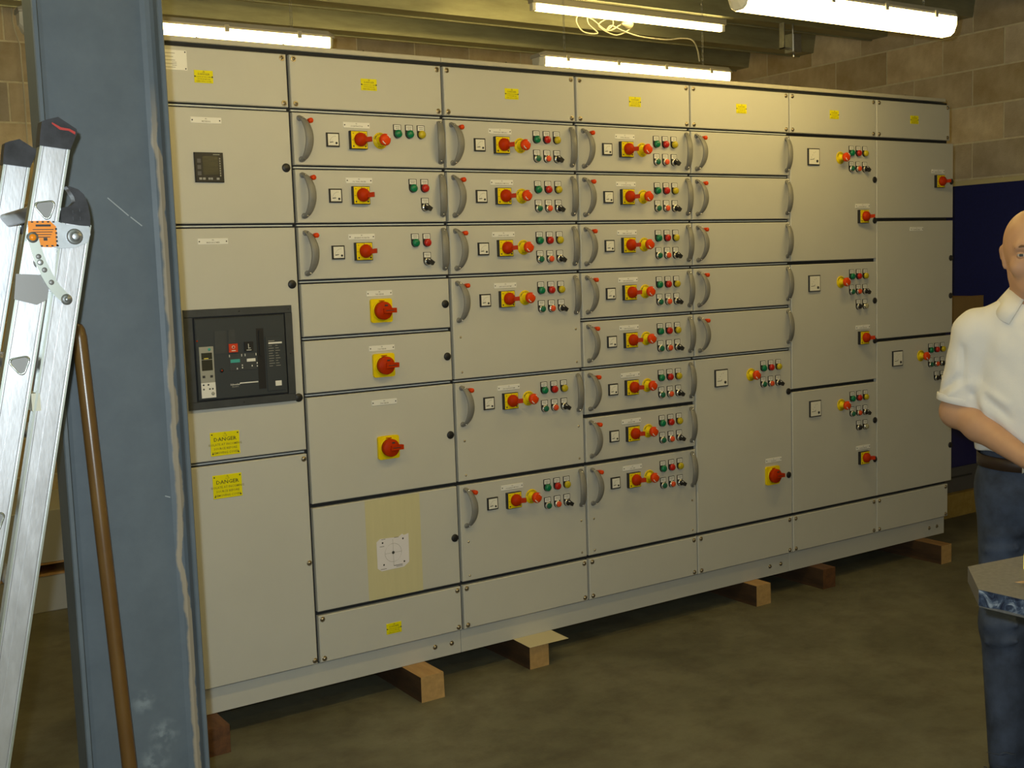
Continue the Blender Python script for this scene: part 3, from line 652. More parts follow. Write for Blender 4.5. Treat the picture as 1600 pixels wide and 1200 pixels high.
# column 4
blank(3, 0, 1)
N4 = [('D1', 'SUPPLY FAN NO1'), ('D2', 'CO EXTRACT FAN'), ('D3', 'TEMP CONT UNIT'), ('D4', 'CIRCULATION NO1'), ('D5', 'CIRCULATION NO2'), ('D6', 'SPRINKLER PUMP'), ('D7', 'WATER PUMP'), ('D8', 'OIL PUMP')]
for k, n_ in enumerate(N4[:7]): standard(door(3, k+1, k+2, 'drawer'), n_)
d = door(3, 8, 10, 'drawer'); standard(d, N4[7])
for x_ in (0.035, 0.575):
    for z_ in (-0.230, -0.362): put('rivet', d, x_, z_)
blank(3, 10, 11, warn=False)
# column 5
blank(4, 0, 1)
for k in range(5):
    d = door(4, k+1, k+2, 'drawer'); put('handleL', d, 0.031, -0.0955); put('peg', d, 0.060, -0.036); put('handleR', d, 0.5775, -0.0925)
def tall(d, low2='', iso=None, npl=None, mx=0.153):
    put('m72', d, mx, -0.0975); put('estop', d, 0.338, -0.0975)
    for k, c in enumerate('gry'): put('l'+c, d, 0.4125+0.048*k, -0.0735)
    for k, c in enumerate(('bg', 'br', 'sel')): put(c, d, 0.4115+0.0475*k, -0.1465)
    for k, c in enumerate(low2): put('b'+c, d, 0.459+0.0475*k, -0.2185)
d = door(4, 6, 10); tall(d); put('rot', d, 0.462, -0.572); plate(d, 0.475, -0.503, ('E1', 'BOILER NO1')); put('cap', d, 0.5765, -0.1945); put('cap', d, 0.5735, -0.585)
blank(4, 10, 11, warn=False)
# column 6
blank(5, 0, 1)
for (r0, r1), low2, t_ in zip(((1, 4), (4, 7), (7, 10)), ('', 'kw', 'kw'), (('F1', 'WATER PUMP NO1'), ('F2', 'WATER PUMP NO2'), ('F3', 'WATER PUMP NO3'))):
    d = door(5, r0, r1); tall(d, low2); put('iso', d, 0.491, -0.3715); plate(d, 0.494, -0.321, t_); put('cap', d, 0.5815, -0.1965); put('cap', d, 0.5815, -0.391)
blank(5, 10, 11, warn=False)
# column 7
blank(6, 0, 1, dw=0.03)
d = door(6, 1, 3); put('iso', d, 0.474, -0.199); plate(d, 0.470, -0.149, ('G1', 'MAINS ISOLATOR')); put('cap', d, 0.578, -0.1985)
d = door(6, 3, 6); plate(d, 0.302, -0.048, ('G2', 'CONTROL PANEL')); put('cap', d, 0.577, -0.1985); put('cap', d, 0.577, -0.391)
d = door(6, 6, 10); tall(d, 'kw'); put('cap', d, 0.580, -0.194); put('cap', d, 0.580, -0.582)
blank(6, 10, 11, warn=False, dw=0.03)
# plinth channels and roof rails (shipping splits after cabinets 2 and 5)
for (a_, c_), bolts, lb in (((0, 2), (2.050, 2.123), 'left length of the low grey plinth, under the breaker cabinet and its neighbour'),
                          ((2, 5), (3.842, 3.913), 'middle length of the low grey plinth under the third to fifth cabinets'),
                          ((5, 7), (5.010, 5.073), 'right length of the low grey plinth, under the last two cabinets')):
    x0, x1 = XS[a_]+0.001, XS[c_]-0.001-(0.03 if c_ == 7 else 0)
    t = thing('plinth_channel', lb, 'plinth', (x0, 0, 0.0955), 'plinth lengths under the switchboard')
    part('channel', MB().box(0, x1-x0, 0.024, 0.60, 0, 0.0875, PAINT, c=0.001), t)
    for bx in bolts: part('bolt', cached('m_screw', screw_mesh), t, (bx-x0, 0.024, 0.045))
for (a_, c_), lb in (((0, 2), 'left length of the pale rail along the cabinet tops, below the left lamp'), ((2, 5), 'middle length of the pale rail along the cabinet tops'), ((5, 7), 'right length of the pale rail along the cabinet tops')):
    x0, x1 = XS[a_]+0.001, XS[c_]-0.001-(0.06 if c_ == 7 else 0)
    t = thing('roof_rail', lb, 'rail', (x0, 0, ROW[0]+0.006), 'rails along the switchboard top')
    part('rail', MB().box(0, x1-x0, 0.004, 0.600, 0.002, 0.019, mat('roof_rail_paint', (0.50, 0.47, 0.38), 0.5), c=0.002), t)
    n_ = c_-a_
    for k in range(1, 2*n_):
        part('bolt', cached('railbolt', lambda: MB().lathe((0, 0, 0), (0, 0, 1), [(0, 0.006), (0.004, 0.006), (0.005, 0.003), (0.007, 0.003)], CHROME, 8)), t, ((x1-x0)*k/(2*n_), 0.03, 0.019))

# timber bearers under the plinth
def bearer(x0, x1, y0, mt, lb, skew=0.0, y1=0.85, h=0.0948, endm=None, worn=False):
    t = thing('timber_bearer', lb, 'timber', ((x0+x1)/2, y0, 0), 'timber bearers under the switchboard')
    w2 = (x1-x0)/2; L = y1-y0
    b = MB(); v = []; n = 6
    for j in range(n+1):
        y = L*j/n; jx = skew*j/n
        for (a_, c_) in ((-w2, 0.0), (-w2, h), (w2, h), (w2, 0.0)): v.append((a_+jx+random.uniform(-.0008, .0008), y+(0.004 if j == 0 and a_ > 0 and c_ > 0 and worn else 0), c_))
    f = []
    for j in range(n):
        for k in (1, 3): f.append((j*4+k, j*4+(k+1) % 4, (j+1)*4+(k+1) % 4, (j+1)*4+k))
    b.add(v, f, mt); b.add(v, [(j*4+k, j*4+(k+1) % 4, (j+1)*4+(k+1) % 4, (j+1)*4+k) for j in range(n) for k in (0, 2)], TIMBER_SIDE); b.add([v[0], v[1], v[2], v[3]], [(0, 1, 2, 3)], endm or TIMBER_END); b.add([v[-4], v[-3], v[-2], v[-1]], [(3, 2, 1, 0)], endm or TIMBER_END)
    part('beam', b, t); return t
bearer(1.105, 1.195, -0.100, TIMBER_DARK, 'dark worn timber bearer half hidden behind the foot of the steel column', endm=TIMBER_DARK)
bearer(1.906, 2.003, -0.120, TIMBER, 'pale pine bearer under the joint of second and third cabinets, first in full view', worn=True)
bearer(2.410, 2.500, -0.083, TIMBER, 'pine bearer with a cream packing sheet on top, under the third cabinet')
bearer(3.671, 3.760, -0.058, TIMBER, 'pine bearer under the fifth cabinet, left of the dark round-ended one')
bearer(4.105, 4.190, -0.062, TIMBER_DARK, 'dark reddish timber bearer with rotten end, under the sixth cabinet', endm=TIMBER_DARK)
bearer(4.889, 4.969, -0.138, wood('brown_stained_timber', (0.16, 0.08, 0.02), (0.28, 0.15, 0.05)), 'rightmost timber bearer, brown, sticking out below the last cabinet')
t = thing('packing_sheet', 'cream packing sheet lying on the second pale bearer under the plinth', 'sheet', (2.40, -0.10, 0.0949))
part('sheet', MB().add([(0, 0, 0), (0.185, -0.003, 0), (0.190, 0.13, 0), (0.006, 0.13, 0), (0, 0, 0.0005), (0.185, -0.003, 0.0005), (0.190, 0.13, 0.0005), (0.006, 0.13, 0.0005)],
     [(0, 1, 5, 4), (1, 2, 6, 5), (2, 3, 7, 6), (3, 0, 4, 7), (4, 5, 6, 7), (3, 2, 1, 0)], mat('cream_board', (0.62, 0.55, 0.36), 0.6)), t)

# ------------------------------------------------------------------ light fittings
def fitting_meshes(L, H=0.100, Wd=0.105, tube=False):
    hw = Wd/2
    bd = MB(); bp = [(-hw, 0.0), (-hw*1.05, 0.008), (-hw*0.8, 0.027), (hw*0.8, 0.027), (hw*1.05, 0.008), (hw, 0.0)]
    n = len(bp); v = []; f = []
    secs = [(-L/2, 0.75, 0.6), (-L/2+0.03, 1, 1), (L/2-0.03, 1, 1), (L/2, 0.75, 0.6)]
    for x_, s_, sz in secs:
        for a, c in bp: v.append((x_, a*s_, c*sz))
    for j in range(3):
        for k in range(n): f.append((j*n+k, j*n+(k+1) % n, (j+1)*n+(k+1) % n, (j+1)*n+k))
    f += [tuple(range(n)), tuple(3*n+k for k in range(n-1, -1, -1))]
    bd.add(v, f, FIT_BODY)
    df = MB(); h = H-0.028
    dp = [(-hw*0.98, 0.0), (-hw*0.95, -h*0.45), (-hw*0.72, -h*0.85), (-hw*0.4, -h), (hw*0.4, -h), (hw*0.72, -h*0.85), (hw*0.95, -h*0.45), (hw*0.98, 0.0)]
    n = len(dp); v = []; f = []
    for x_, s_ in ((-L/2+0.026, 1), (L/2-0.026, 1)):
        for a, c in dp: v.append((x_, a*s_, c*s_-0.0005))
    for k in range(n): f.append((k, (k+1) % n, n+(k+1) % n, n+k))
    f += [tuple(range(n)), tuple(n+k for k in range(n-1, -1, -1))]
    df.add(v, f, GLOW)
    ens = []
    for sx in (-1, 1):
        en = MB(); ens.append(en); v = []; f = []
        for x_, s_ in ((sx*(L/2-0.026), 1), (sx*(L/2-0.018), 0.95), (sx*(L/2-0.004), 0.6)):
            for a, c in dp: v.append((x_, a*s_, c*s_-0.0005))
        for j in range(2):
            for k in range(n): f.append((j*n+k, j*n+(k+1) % n, (j+1)*n+(k+1) % n, (j+1)*n+k))
        f += [tuple(2*n+k for k in range(n))]
        en.add(v, f, FIT_END)
    cl = MB().box(-0.009, 0.009, -hw*1.12, -hw*0.95, -0.014, 0.014, FIT_BODY)
    return bd, df, ens[0], ens[1], cl
FM = [m_.mesh('fit') for m_ in fitting_meshes(1.25)]
def fitting(xc, y, z, lb, chains=(-0.45, 0.45), grp='lit fluorescent fittings hanging from the ceiling'):
    t = thing('light_fitting', lb, 'light', (xc, y, z), grp)
    part('housing', FM[0], t); part('diffuser', FM[1], t); part('end_cap', FM[2], t); part('end_cap', FM[3], t)
    for k in range(4): part('clip', FM[4], t, (-0.47+0.31*k, 0, 0.0))
    for cx in chains:
        b = MB(); zz = 0.027
        zt = ZC if ((y-2.16) % 0.65) < 0.14 else ZC+0.17
        while zz < zt-z-0.002:
            for s_ in (-1, 1): b.tube([(cx+s_*0.004, 0, zz), (cx+s_*0.004, 0, min(zz+0.022, zt-z))], 0.0012, ZINC, 5)
            zz += 0.024
        part('hanging_chain', b, t)
    return t
p_ = px(517, 69, 0.88)
fitting(p_.x-0.625, 0.88, 2.553, 'lit fluorescent lamp above the two leftmost cabinets, beside the column top')
fitting(3.82, 0.88, 2.553, 'lit fluorescent lamp with white lead above the fourth and fifth cabinets')
fitting(3.670, -0.60, 2.540, 'nearest lit fluorescent lamp, at the top right of the photograph')
for x_, y_, lb in ((2.05, -1.25, 'unseen fluorescent lamp added to light the front of the second cabinet'), (0.45, -1.25, 'unseen fluorescent lamp added to light the front of the first cabinet'),
                   (2.6, -3.3, 'unseen fluorescent lamp added over the bench to light the room')):
    fitting(x_, y_, 2.52, lb, grp='unseen lamps added to light the room')  # extra fittings out of view, added to light room and switchboard
t = thing('batten_lamp', 'bare lit fluorescent tube on the ceiling deck, above and behind the others', 'light', (4.40, 1.60, ZC-0.045))
part('batten', MB().box(-0.72, 0.72, -0.025, 0.025, 0.012, 0.045, FIT_BODY), t)
part('tube', MB().cyl((-0.69, 0, -0.008), (0.69, 0, -0.008), 0.019, GLOW, 12), t)
for sx in (-1, 1): part('lamp_holder', MB().box(sx*0.705-0.012, sx*0.705+0.012, -0.014, 0.014, -0.026, 0.014, WHITE_PLATE), t)
# lead of the middle lamp, looped under the deck
t = thing('power_lead', 'thin white lead looping under the deck down to the middle lamp, with a plug', 'cable', (4.2, 0.9, 2.566))
def spline(P, n=10):
    P = [Vector(p) for p in P]; P = [P[0]*2-P[1]] + P + [P[-1]*2-P[-2]]; out = []
    for i in range(1, len(P)-2):
        for k in range(n):
            s_ = k/n; a, b_, c, d_ = P[i-1], P[i], P[i+1], P[i+2]
            out.append(0.5*((2*b_)+(c-a)*s_+(2*a-5*b_+4*c-d_)*s_*s_+(3*b_-a-3*c+d_)*s_**3))
    out.append(P[-2]); return out
o_ = Vector((4.2, 0.9, 2.566))
lead = [px(1093, 96, 0.9), px(1090, 78, 0.95), px(1082, 63, 1.05), px(1065, 60, 1.2), px(1040, 62, 1.35), px(1000, 57, 1.62), px(975, 49, 1.68), px(955, 40, 1.69), px(948, 48, 1.69), px(958, 38, 1.69),
        px(953, 28, 1.69), px(935, 40, 1.69), px(962, 55, 1.69), px(985, 44, 1.69), px(975, 36, 1.69), px(950, 48, 1.69), px(925, 30, 1.69), px(905, 24, 1.69), px(901, 35, 1.69), px(912, 50, 1.69), px(934, 52, 1.69), px(920, 38, 1.69), px(917, 24, 1.69)]
part('flex', MB().tube([p-o_ for p in spline(lead)], 0.0042, CABLE, 6), t)
q_ = px(988, 38, 1.69)-o_; r_ = px(972, 37, 1.67)-o_
part('plug', MB().lathe(r_, q_-r_, [(0, 0.006), (0.02, 0.012), (0.04, 0.022), (0.055, 0.028), (0.075, 0.026), (0.08, 0)], CONDUIT, 14), t)
# hanging wire at far left and small ceiling bracket on the right
t = thing('hanging_wire', 'thin pale wire hanging down the back wall at the far left', 'cable', (1.375, 3.36, 2.0))
part('wire', MB().tube([(-0.03, -0.02, 1.20), (-0.03, -0.02, 1.03), (-0.022, -0.02, 0.99), (0, -0.02, 0.90), (0.002, -0.02, 0.6), (0.0, -0.02, 0.2), (-0.01, -0.02, -0.3)], 0.005, CABLE, 6), t)
t = thing('ceiling_bracket', 'small galvanised bracket hanging from the deck near the right wall', 'bracket', (5.62, 1.5, 2.852))
part('strap', MB().box(-0.10, -0.092, -0.02, 0.02, 0.02, 0.178, ZINC).box(-0.10, 0.04, -0.02, 0.02, 0.02, 0.026, ZINC), t)
part('junction_box', MB().box(-0.035, 0.045, -0.035, 0.035, 0.0, 0.115, ZINC, c=0.006).cyl((0.005, 0, -0.03), (0.005, 0, 0.005), 0.007, CHROME, 8), t)
part('rod', MB().cyl((0.0, 0, 0.11), (0.0, 0, 0.185), 0.006, ZINC, 8), t)

# ------------------------------------------------------------------ ladder (folded, standing edge-on, touching the column flange)
YL = -1.640; KS = (YL+3.6945)/(-1.62+3.6945)
def LP(x, z): return (x*KS, CAM.z+(z-CAM.z)*KS)          # ladder plane coordinates
lad = thing('aluminium_ladder', 'folded aluminium combination ladder with black end caps and orange sticker, at the left edge', 'ladder', (0.30, YL, 0))
O = Vector((0.30, YL, 0)); YD = 0.36
def line_at(p0, p1, z): t_ = (z-p0[1])/(p1[1]-p0[1]); return p0[0]+(p1[0]-p0[0])*t_
A0, A1 = LP(0.4487, 1.7970), LP(0.2885, 1.0900)    # centre line of stile A (two points)
B0, B1 = LP(0.4750, 1.6680), LP(0.3465, 1.0724)
def stile(c0, c1, ztop, zbot, y, flip):
    xa, xb = line_at(c0, c1, ztop), line_at(c0, c1, zbot)
    p0 = Vector((xb, 0, zbot)); p1 = Vector((xa, 0, ztop)); d_ = (p1-p0).normalized(); wv = Vector((d_.z, 0, -d_.x))
    b = MB(); s_ = 1 if not flip else -1
    off = Vector((-O.x, y, 0))
    b.obox(p0+off+Vector((0, 0.002, 0)), p1+off+Vector((0, 0.002, 0)), wv*0.0225, (0, 0.020, 0), ALU)
    for k in (-1, 1):                                     # rolled edge beads
        e = wv*(0.0222*k)
        b.obox(p0+off+e, p1+off+e, wv*0.0018, (0, 0.024, 0), ALU_EDGE)
        e = wv*(0.0178*k); b.obox(p0+off+e+Vector((0, 0.0012, 0)), p1+off+e+Vector((0, 0.0012, 0)), wv*0.0006, (0, 0.001, 0), ALU_DARK)
    b.obox(p0+off+Vector((0, 0.0014, 0)), p1+off+Vector((0, 0.0014, 0)), wv*0.0035, (0, 0.001, 0), ALU)
    return b
ZB = 0.03
for y in (0.0, YD-0.024):
    part('stile', stile(A0, A1, 1.800, ZB, y, y > 0), lad)
    part('stile', stile(B0, B1, 1.672, ZB, y, y > 0), lad)
def tri(cx, cz, r, rot=0.0, n=5, round_=0.38):
    pts = []
    for k in range(3):
        a = -PI/2 + k*2*PI/3 + rot; ox, oz = cx+r*(1-round_)*math.cos(a), cz+r*(1-round_)*math.sin(a)
        for j in range(n): t_ = a-PI/3+(2*PI/3)*j/(n-1); pts.append((ox+r*round_*math.cos(t_), oz+r*round_*math.sin(t_)))
    return pts
def ring(b, outer, inner, y0, y1, mt):
    n = len(outer); v = [(a, y0, c) for a, c in outer]+[(a, y0, c) for a, c in inner]+[(a, y1, c) for a, c in outer]+[(a, y1, c) for a, c in inner]
    f = []
    for k in range(n):
        j = (k+1) % n; f += [(k, j, n+j, n+k), (2*n+k, 3*n+k, 3*n+j, 2*n+j), (k, 2*n+k, 2*n+j, j), (n+k, n+j, 3*n+j, 3*n+k)]
    b.add(v, f, mt, True)
zr = LP(0, 1.6966)[1]
for sec, (c0, c1, zstart) in enumerate(((A0, A1, zr), (B0, B1, zr-0.13))):
    zz = zstart; k = 0
    while zz > 0.15:
        cx = line_at(c0, c1, zz)-O.x
        b = MB().prism(tri(cx, zz, 0.0150, 0.12), 0.004 if sec == 0 else 0.024, YD-0.004, ALU_DARK, smooth=True)
        if sec == 0:
            ring(b, tri(cx, zz, 0.0185, 0.12), tri(cx, zz, 0.0150, 0.12), -0.0025, 0.004, ALU_EDGE)
            b.prism(tri(cx, zz, 0.0150, 0.12), -0.0010, 0.0035, ALU_DARK)
            b.box(cx-0.012, cx+0.012, YD-0.0005, YD+0.001, zz-0.010, zz+0.010, ALU_EDGE)
        part('rung', b, lad)
        zz -= 0.2585
# black end caps
def capA(y):
    P = [LP(*q) for q in ((0.4300, 1.8420), (0.4370, 1.8450), (0.4568, 1.8505), (0.4857, 1.8312), (0.4860, 1.8240), (0.4729, 1.7960), (0.4235, 1.8020), (0.4262, 1.8220))]
    return MB().prism([(a-O.x, c) for a, c in P], y-0.004, y+0.028, RUBBER)
b = capA(0.0); P = [LP(*q) for q in ((0.4460, 1.8410), (0.4600, 1.8330), (0.4740, 1.8310), (0.4830, 1.8260), (0.4822, 1.8215), (0.4725, 1.8275), (0.4580, 1.8290), (0.4455, 1.8385))]
b.prism([(a-O.x, c) for a, c in P], -0.0050, -0.004, mat('red_paint_scuff', (0.45, 0.03, 0.02), 0.6)); part('end_cap', b, lad, label='black end cap scuffed with red paint')
part('end_cap', capA(YD-0.024), lad)
def capB(y):
    P = [LP(*q) for q in ((0.4500, 1.6730), (0.4505, 1.6975), (0.4600, 1.6995), (0.4690, 1.7020), (0.4755, 1.7085), (0.4735, 1.7170), (0.4660, 1.7300), (0.4622, 1.7340), (0.4680, 1.7345), (0.4818, 1.7293), (0.4905, 1.7205), (0.4960, 1.7050), (0.4985, 1.6811), (0.4972, 1.6646))]
    return MB().prism([(a-O.x, c) for a, c in P], y-0.002, y+0.026, RUBBER)
b = capB(0.0)
for dx, dz in ((0.4735, 1.690), (0.4850, 1.693), (0.4730, 1.679), (0.4850, 1.679)):
    q = LP(dx, dz); b.box(q[0]-O.x-0.0035, q[0]-O.x+0.0035, -0.0035, -0.002, q[1]-0.0025, q[1]+0.0035, RUBBER)
part('hook_cap', b, lad)
q = LP(0.473, 1.672); part('end_cap', MB().box(q[0]-O.x-0.025, q[0]-O.x+0.025, YD-0.028, YD+0.002, q[1]-0.004, q[1]+0.02, RUBBER), lad)
# hinge plate, lower plate, sticker, latch bar, bolts
def pl(name, pts, y0, y1, mt, label=None, extra=None):
    b = MB().prism([(LP(*q)[0]-O.x, LP(*q)[1]) for q in pts], y0, y1, mt)
    if extra: extra(b)
    return part(name, b, lad, label=label)
pl('hinge_plate', ((0.3960, 1.6750), (0.4400, 1.6755), (0.4560, 1.6690), (0.4940, 1.6660), (0.4955, 1.6520), (0.4900, 1.6380), (0.4700, 1.6300), (0.4450, 1.6290), (0.4300, 1.6330), (0.3930, 1.6400)), -0.007, -0.003, ZINC)
pl('lock_plate', ((0.3905, 1.6400), (0.4300, 1.6330), (0.4380, 1.6300), (0.4330, 1.5900), (0.4290, 1.5560), (0.3760, 1.5620), (0.3800, 1.5900)), -0.0055, -0.002, ALU)
pl('lock_plate', ((0.3700, 1.5880), (0.4240, 1.5840), (0.4170, 1.5430), (0.3990, 1.5350), (0.3640, 1.5460)), -0.0085, -0.0055, ALU_DARK, 'dull grey lower lock plate')
def stick(b):
    q = LP(0.4180, 1.6560); cx, cz = q[0]-O.x, q[1]
    b.box(cx-0.011, cx+0.013, -0.0082, -0.0078, cz+0.010, cz+0.0135, INK)
    for k in range(4): b.box(cx-0.016, cx+0.017-0.002*k, -0.0082, -0.0078, cz+0.0045-k*0.0042, cz+0.0057-k*0.0042, INK)
    for k in range(5):
        b.box(cx+0.0195, cx+0.0225, -0.0082, -0.0078, cz+0.004-k*0.0068, cz+0.0075-k*0.0068, INK)
        b.box(cx-0.018+k*0.0085, cx-0.0145+k*0.0085, -0.0082, -0.0078, cz+0.0165, cz+0.0190, INK)
        b.box(cx-0.014+k*0.0085, cx-0.0105+k*0.0085, -0.0082, -0.0078, cz-0.0235, cz-0.0210, INK)
    b.box(cx+0.000, cx+0.006, -0.0082, -0.0078, cz-0.0135, cz-0.0085, INK)
pl('warning_sticker', ((0.3955, 1.6755), (0.4300, 1.6760), (0.4395, 1.6660), (0.4400, 1.6560), (0.4385, 1.6330), (0.4290, 1.6310), (0.3995, 1.6330), (0.3935, 1.6480)), -0.0078, -0.007, STICKER, 'orange warning sticker with black hazard edge', stick)
arc = [LP(*q) for q in ((0.3995, 1.6480), (0.4040, 1.6250), (0.4110, 1.6020), (0.4200, 1.5800), (0.4310, 1.5600), (0.4465, 1.5420))]
b = MB(); v = []; f = []; n_ = len(arc); sp_ = spline([Vector((a-O.x, 0, c)) for a, c in arc], 5)
for i, p in enumerate(sp_):
    t_ = (sp_[min(i+1, len(sp_)-1)]-sp_[max(i-1, 0)]).normalized(); wv = Vector((t_.z, 0, -t_.x))*0.0088
    for y in (-0.0150, -0.0115): v += [p-wv+Vector((0, y, 0)), p+wv+Vector((0, y, 0))]
for i in range(len(sp_)-1):
    a = i*4; f += [(a, a+1, a+5, a+4), (a+2, a+6, a+7, a+3), (a, a+4, a+6, a+2), (a+1, a+3, a+7, a+5)]
f += [(0, 2, 3, 1), (len(v)-4, len(v)-3, len(v)-1, len(v)-2)]
b.add(v, f, ALU_EDGE)
for i_ in (7, 12, 17):
    b.lathe(sp_[i_]+Vector((0, -0.0150, 0)), OUT, [(0, 0.0045), (0.0006, 0.004), (0.0006, 0)], ALU_DARK, 10)
for e, c_ in ((sp_[0], STICKER), (sp_[-1], ZINC)):
    b.lathe(e+Vector((0, -0.0114, 0)), OUT, [(0, 0.0092), (0.0037, 0.0092), (0.0037, 0)], ZINC, 18)
    b.lathe(e+Vector((0, -0.0150, 0)), OUT, [(0, 0.0058 if c_ is STICKER else 0.0042), (0.0012 if c_ is STICKER else 0.004, 0.0055 if c_ is STICKER else 0.003)], c_, 12)
part('latch_bar', b, lad, label='curved steel latch bar')
for k, (x_, z_, r) in enumerate(((0.4687, 1.6485, 0.0135), (0.4085, 1.6060, 0.0100))):
    q = LP(x_, z_)
    part('pivot_bolt', MB().lathe((q[0]-O.x, -0.006, q[1]), OUT, [(0, r), (0.003, r), (0.005, r*0.8), (0.0052, r*0.55), (0.009, r*0.5), (0.010, r*0.35)], ZINC, 20), lad)
# guide bracket between the two sections
q = LP(0.389, 1.37)
part('guide_bracket', MB().box(q[0]-O.x-0.008, q[0]-O.x+0.006, 0.001, 0.05, q[1]-0.016, q[1]+0.014, CONDUIT), lad)
part('guide_tube', MB().cyl((LP(0.438, 1.60)[0]-O.x, 0.05, LP(0, 1.60)[1]), (LP(0.300, 0.85)[0]-O.x, 0.05, LP(0, 0.85)[1]), 0.006, ALU_DARK, 10), lad)
for sec, (c0, c1) in enumerate(((A0, A1), (B0, B1))):
    for y in (0.0, YD-0.024):
        cx = line_at(c0, c1, 0.0)-O.x
        part('foot', MB().box(cx-0.028, cx+0.028, y-0.003, y+0.027, 0, 0.045, RUBBER), lad)

# wooden pole leaning on the column web
top = px(121.5, 505, -1.270); bot = Vector((0.589, -1.345, 0.016))
t = thing('wooden_pole', 'varnished wooden pole leaning against the blue-grey column', 'pole', (bot.x, bot.y, 0))
a_ = bot-Vector((bot.x, bot.y, 0)); c_ = top-Vector((bot.x, bot.y, 0)); L_ = (c_-a_).length
part('shaft', MB().lathe(a_, c_-a_, [(0, 0.012), (0.004, 0.0155), (L_*0.5, 0.0152), (L_-0.03, 0.0148), (L_-0.012, 0.0125), (L_-0.003, 0.008), (L_, 0)], WOOD_POLE, 20), t)

# ------------------------------------------------------------------ things behind the ladder
GREYP = mat('pale_grey_enclosure', (0.40, 0.40, 0.38), 0.5)
t = thing('grey_steel_tray', 'pale grey steel tray on the floor behind the column, lower of two', 'tray', (1.12, 2.02, 0))
part('shell', MB().box(-0.45, 0.45, 0, 0.55, 0, 0.175, GREYP, c=0.003), t); part('rim', MB().box(-0.452, 0.452, -0.003, 0.55, 0.175, 0.183, TIMBER), t)
t = thing('grey_steel_tray', 'pale grey steel tray resting on battens, upper of two behind the column', 'tray', (1.12, 2.02, 0.23))
part('shell', MB().box(-0.45, 0.45, 0, 0.55, 0.008, 0.26, GREYP, c=0.003), t); part('rim', MB().box(-0.452, 0.452, -0.003, 0.55, 0, 0.008, TIMBER), t)
for sx in (-1, 1):
    t = thing('wooden_batten', 'thin batten spacing the two grey trays apart, %s one' % ('left' if sx < 0 else 'right'), 'batten', (1.12+sx*0.38, 2.10, 0.183))
    part('strip', MB().box(-0.02, 0.02, 0, 0.42, 0, 0.047, TIMBER_DARK), t)

# ------------------------------------------------------------------ things between switchboard and right wall
NAVY = mat('navy_felt', (0.004, 0.009, 0.11), 0.9, var=0.15, scale=60)
t = thing('blue_partition', 'tall dark blue office partition with pale frame standing by the right wall', 'partition', (6.35, 0.50, 0))
part('felt_panel', MB().box(0.0, 0.03, -0.150, 1.1, 0.12, 1.975, NAVY), t)
fr = mat('pale_partition_frame', (0.55, 0.50, 0.30), 0.4)
part('frame', MB().box(-0.008, 0.038, -0.165, 1.12, 1.975, 2.003, fr).box(-0.004, 0.034, -0.165, -0.150, 0.03, 1.975, fr).box(-0.008, 0.038, 1.10, 1.12, 0.03, 1.975, fr).box(-0.008, 0.038, -0.10, 1.10, 0.05, 0.12, fr), t)
for y in (-0.1, 1.08): part('foot', MB().box(-0.12, 0.14, y-0.02, y+0.02, 0, 0.03, fr), t)
MB_BLUE = mat('navy_machine_paint', (0.004, 0.008, 0.11), 0.4)
t = thing('blue_machine', 'dark blue machine cabinet with bolt heads on a grey base, right of the switchboard', 'machine', (5.85, 0.50, 0.14))
part('base', MB().box(-0.36, 0.36, 0, 0.6, 0, 0.15, mat('machine_base_grey', (0.10, 0.095, 0.09), 0.6)).box(-0.17, -0.145, -0.004, 0.0, 0.03, 0.11, INK).box(-0.08, 0.2, -0.004, 0.0, 0.085, 0.095, INK), t)
part('casing', MB().box(-0.36, 0.36, -0.01, 0.6, 0.15, 1.0, MB_BLUE, c=0.004), t)
for k, (x_, z_) in enumerate(((-0.14, 0.545), (-0.07, 0.56), (-0.01, 0.535), (0.04, 0.40), (0.16, 0.545), (0.28, 0.54))):
    part('bolt', cached('m_screw', screw_mesh), t, (x_, -0.01, z_))
CARD = mat('brown_cardboard', (0.36, 0.22, 0.07), 0.8, var=0.06, scale=12)
t = thing('cardboard_box', 'brown cardboard box on top of the blue machine, behind the man', 'box', (5.93, 0.55, 1.14))
part('carton', MB().box(-0.16, 0.3, 0, 0.42, 0, 0.155, CARD), t); part('flap', MB().box(-0.16, 0.3, -0.002, 0.02, 0.155, 0.159, CARD), t)
t = thing('cardboard_box', 'flatter cardboard box left of the other, on the blue machine', 'box', (5.63, 0.52, 1.14))
part('carton', MB().box(-0.13, 0.12, 0, 0.38, 0, 0.10, CARD), t); part('flap', MB().box(-0.13, 0.12, -0.002, 0.02, 0.10, 0.104, CARD), t)
t = thing('timber_beam', 'yellowish timber beam on the floor supporting the blue machine', 'timber', (5.85, 0.46, 0))
part('beam', MB().box(-0.45, 0.55, 0, 0.62, 0, 0.14, wood('yellow_pine', (0.30, 0.19, 0.035), (0.40, 0.27, 0.06)), c=0.003), t)

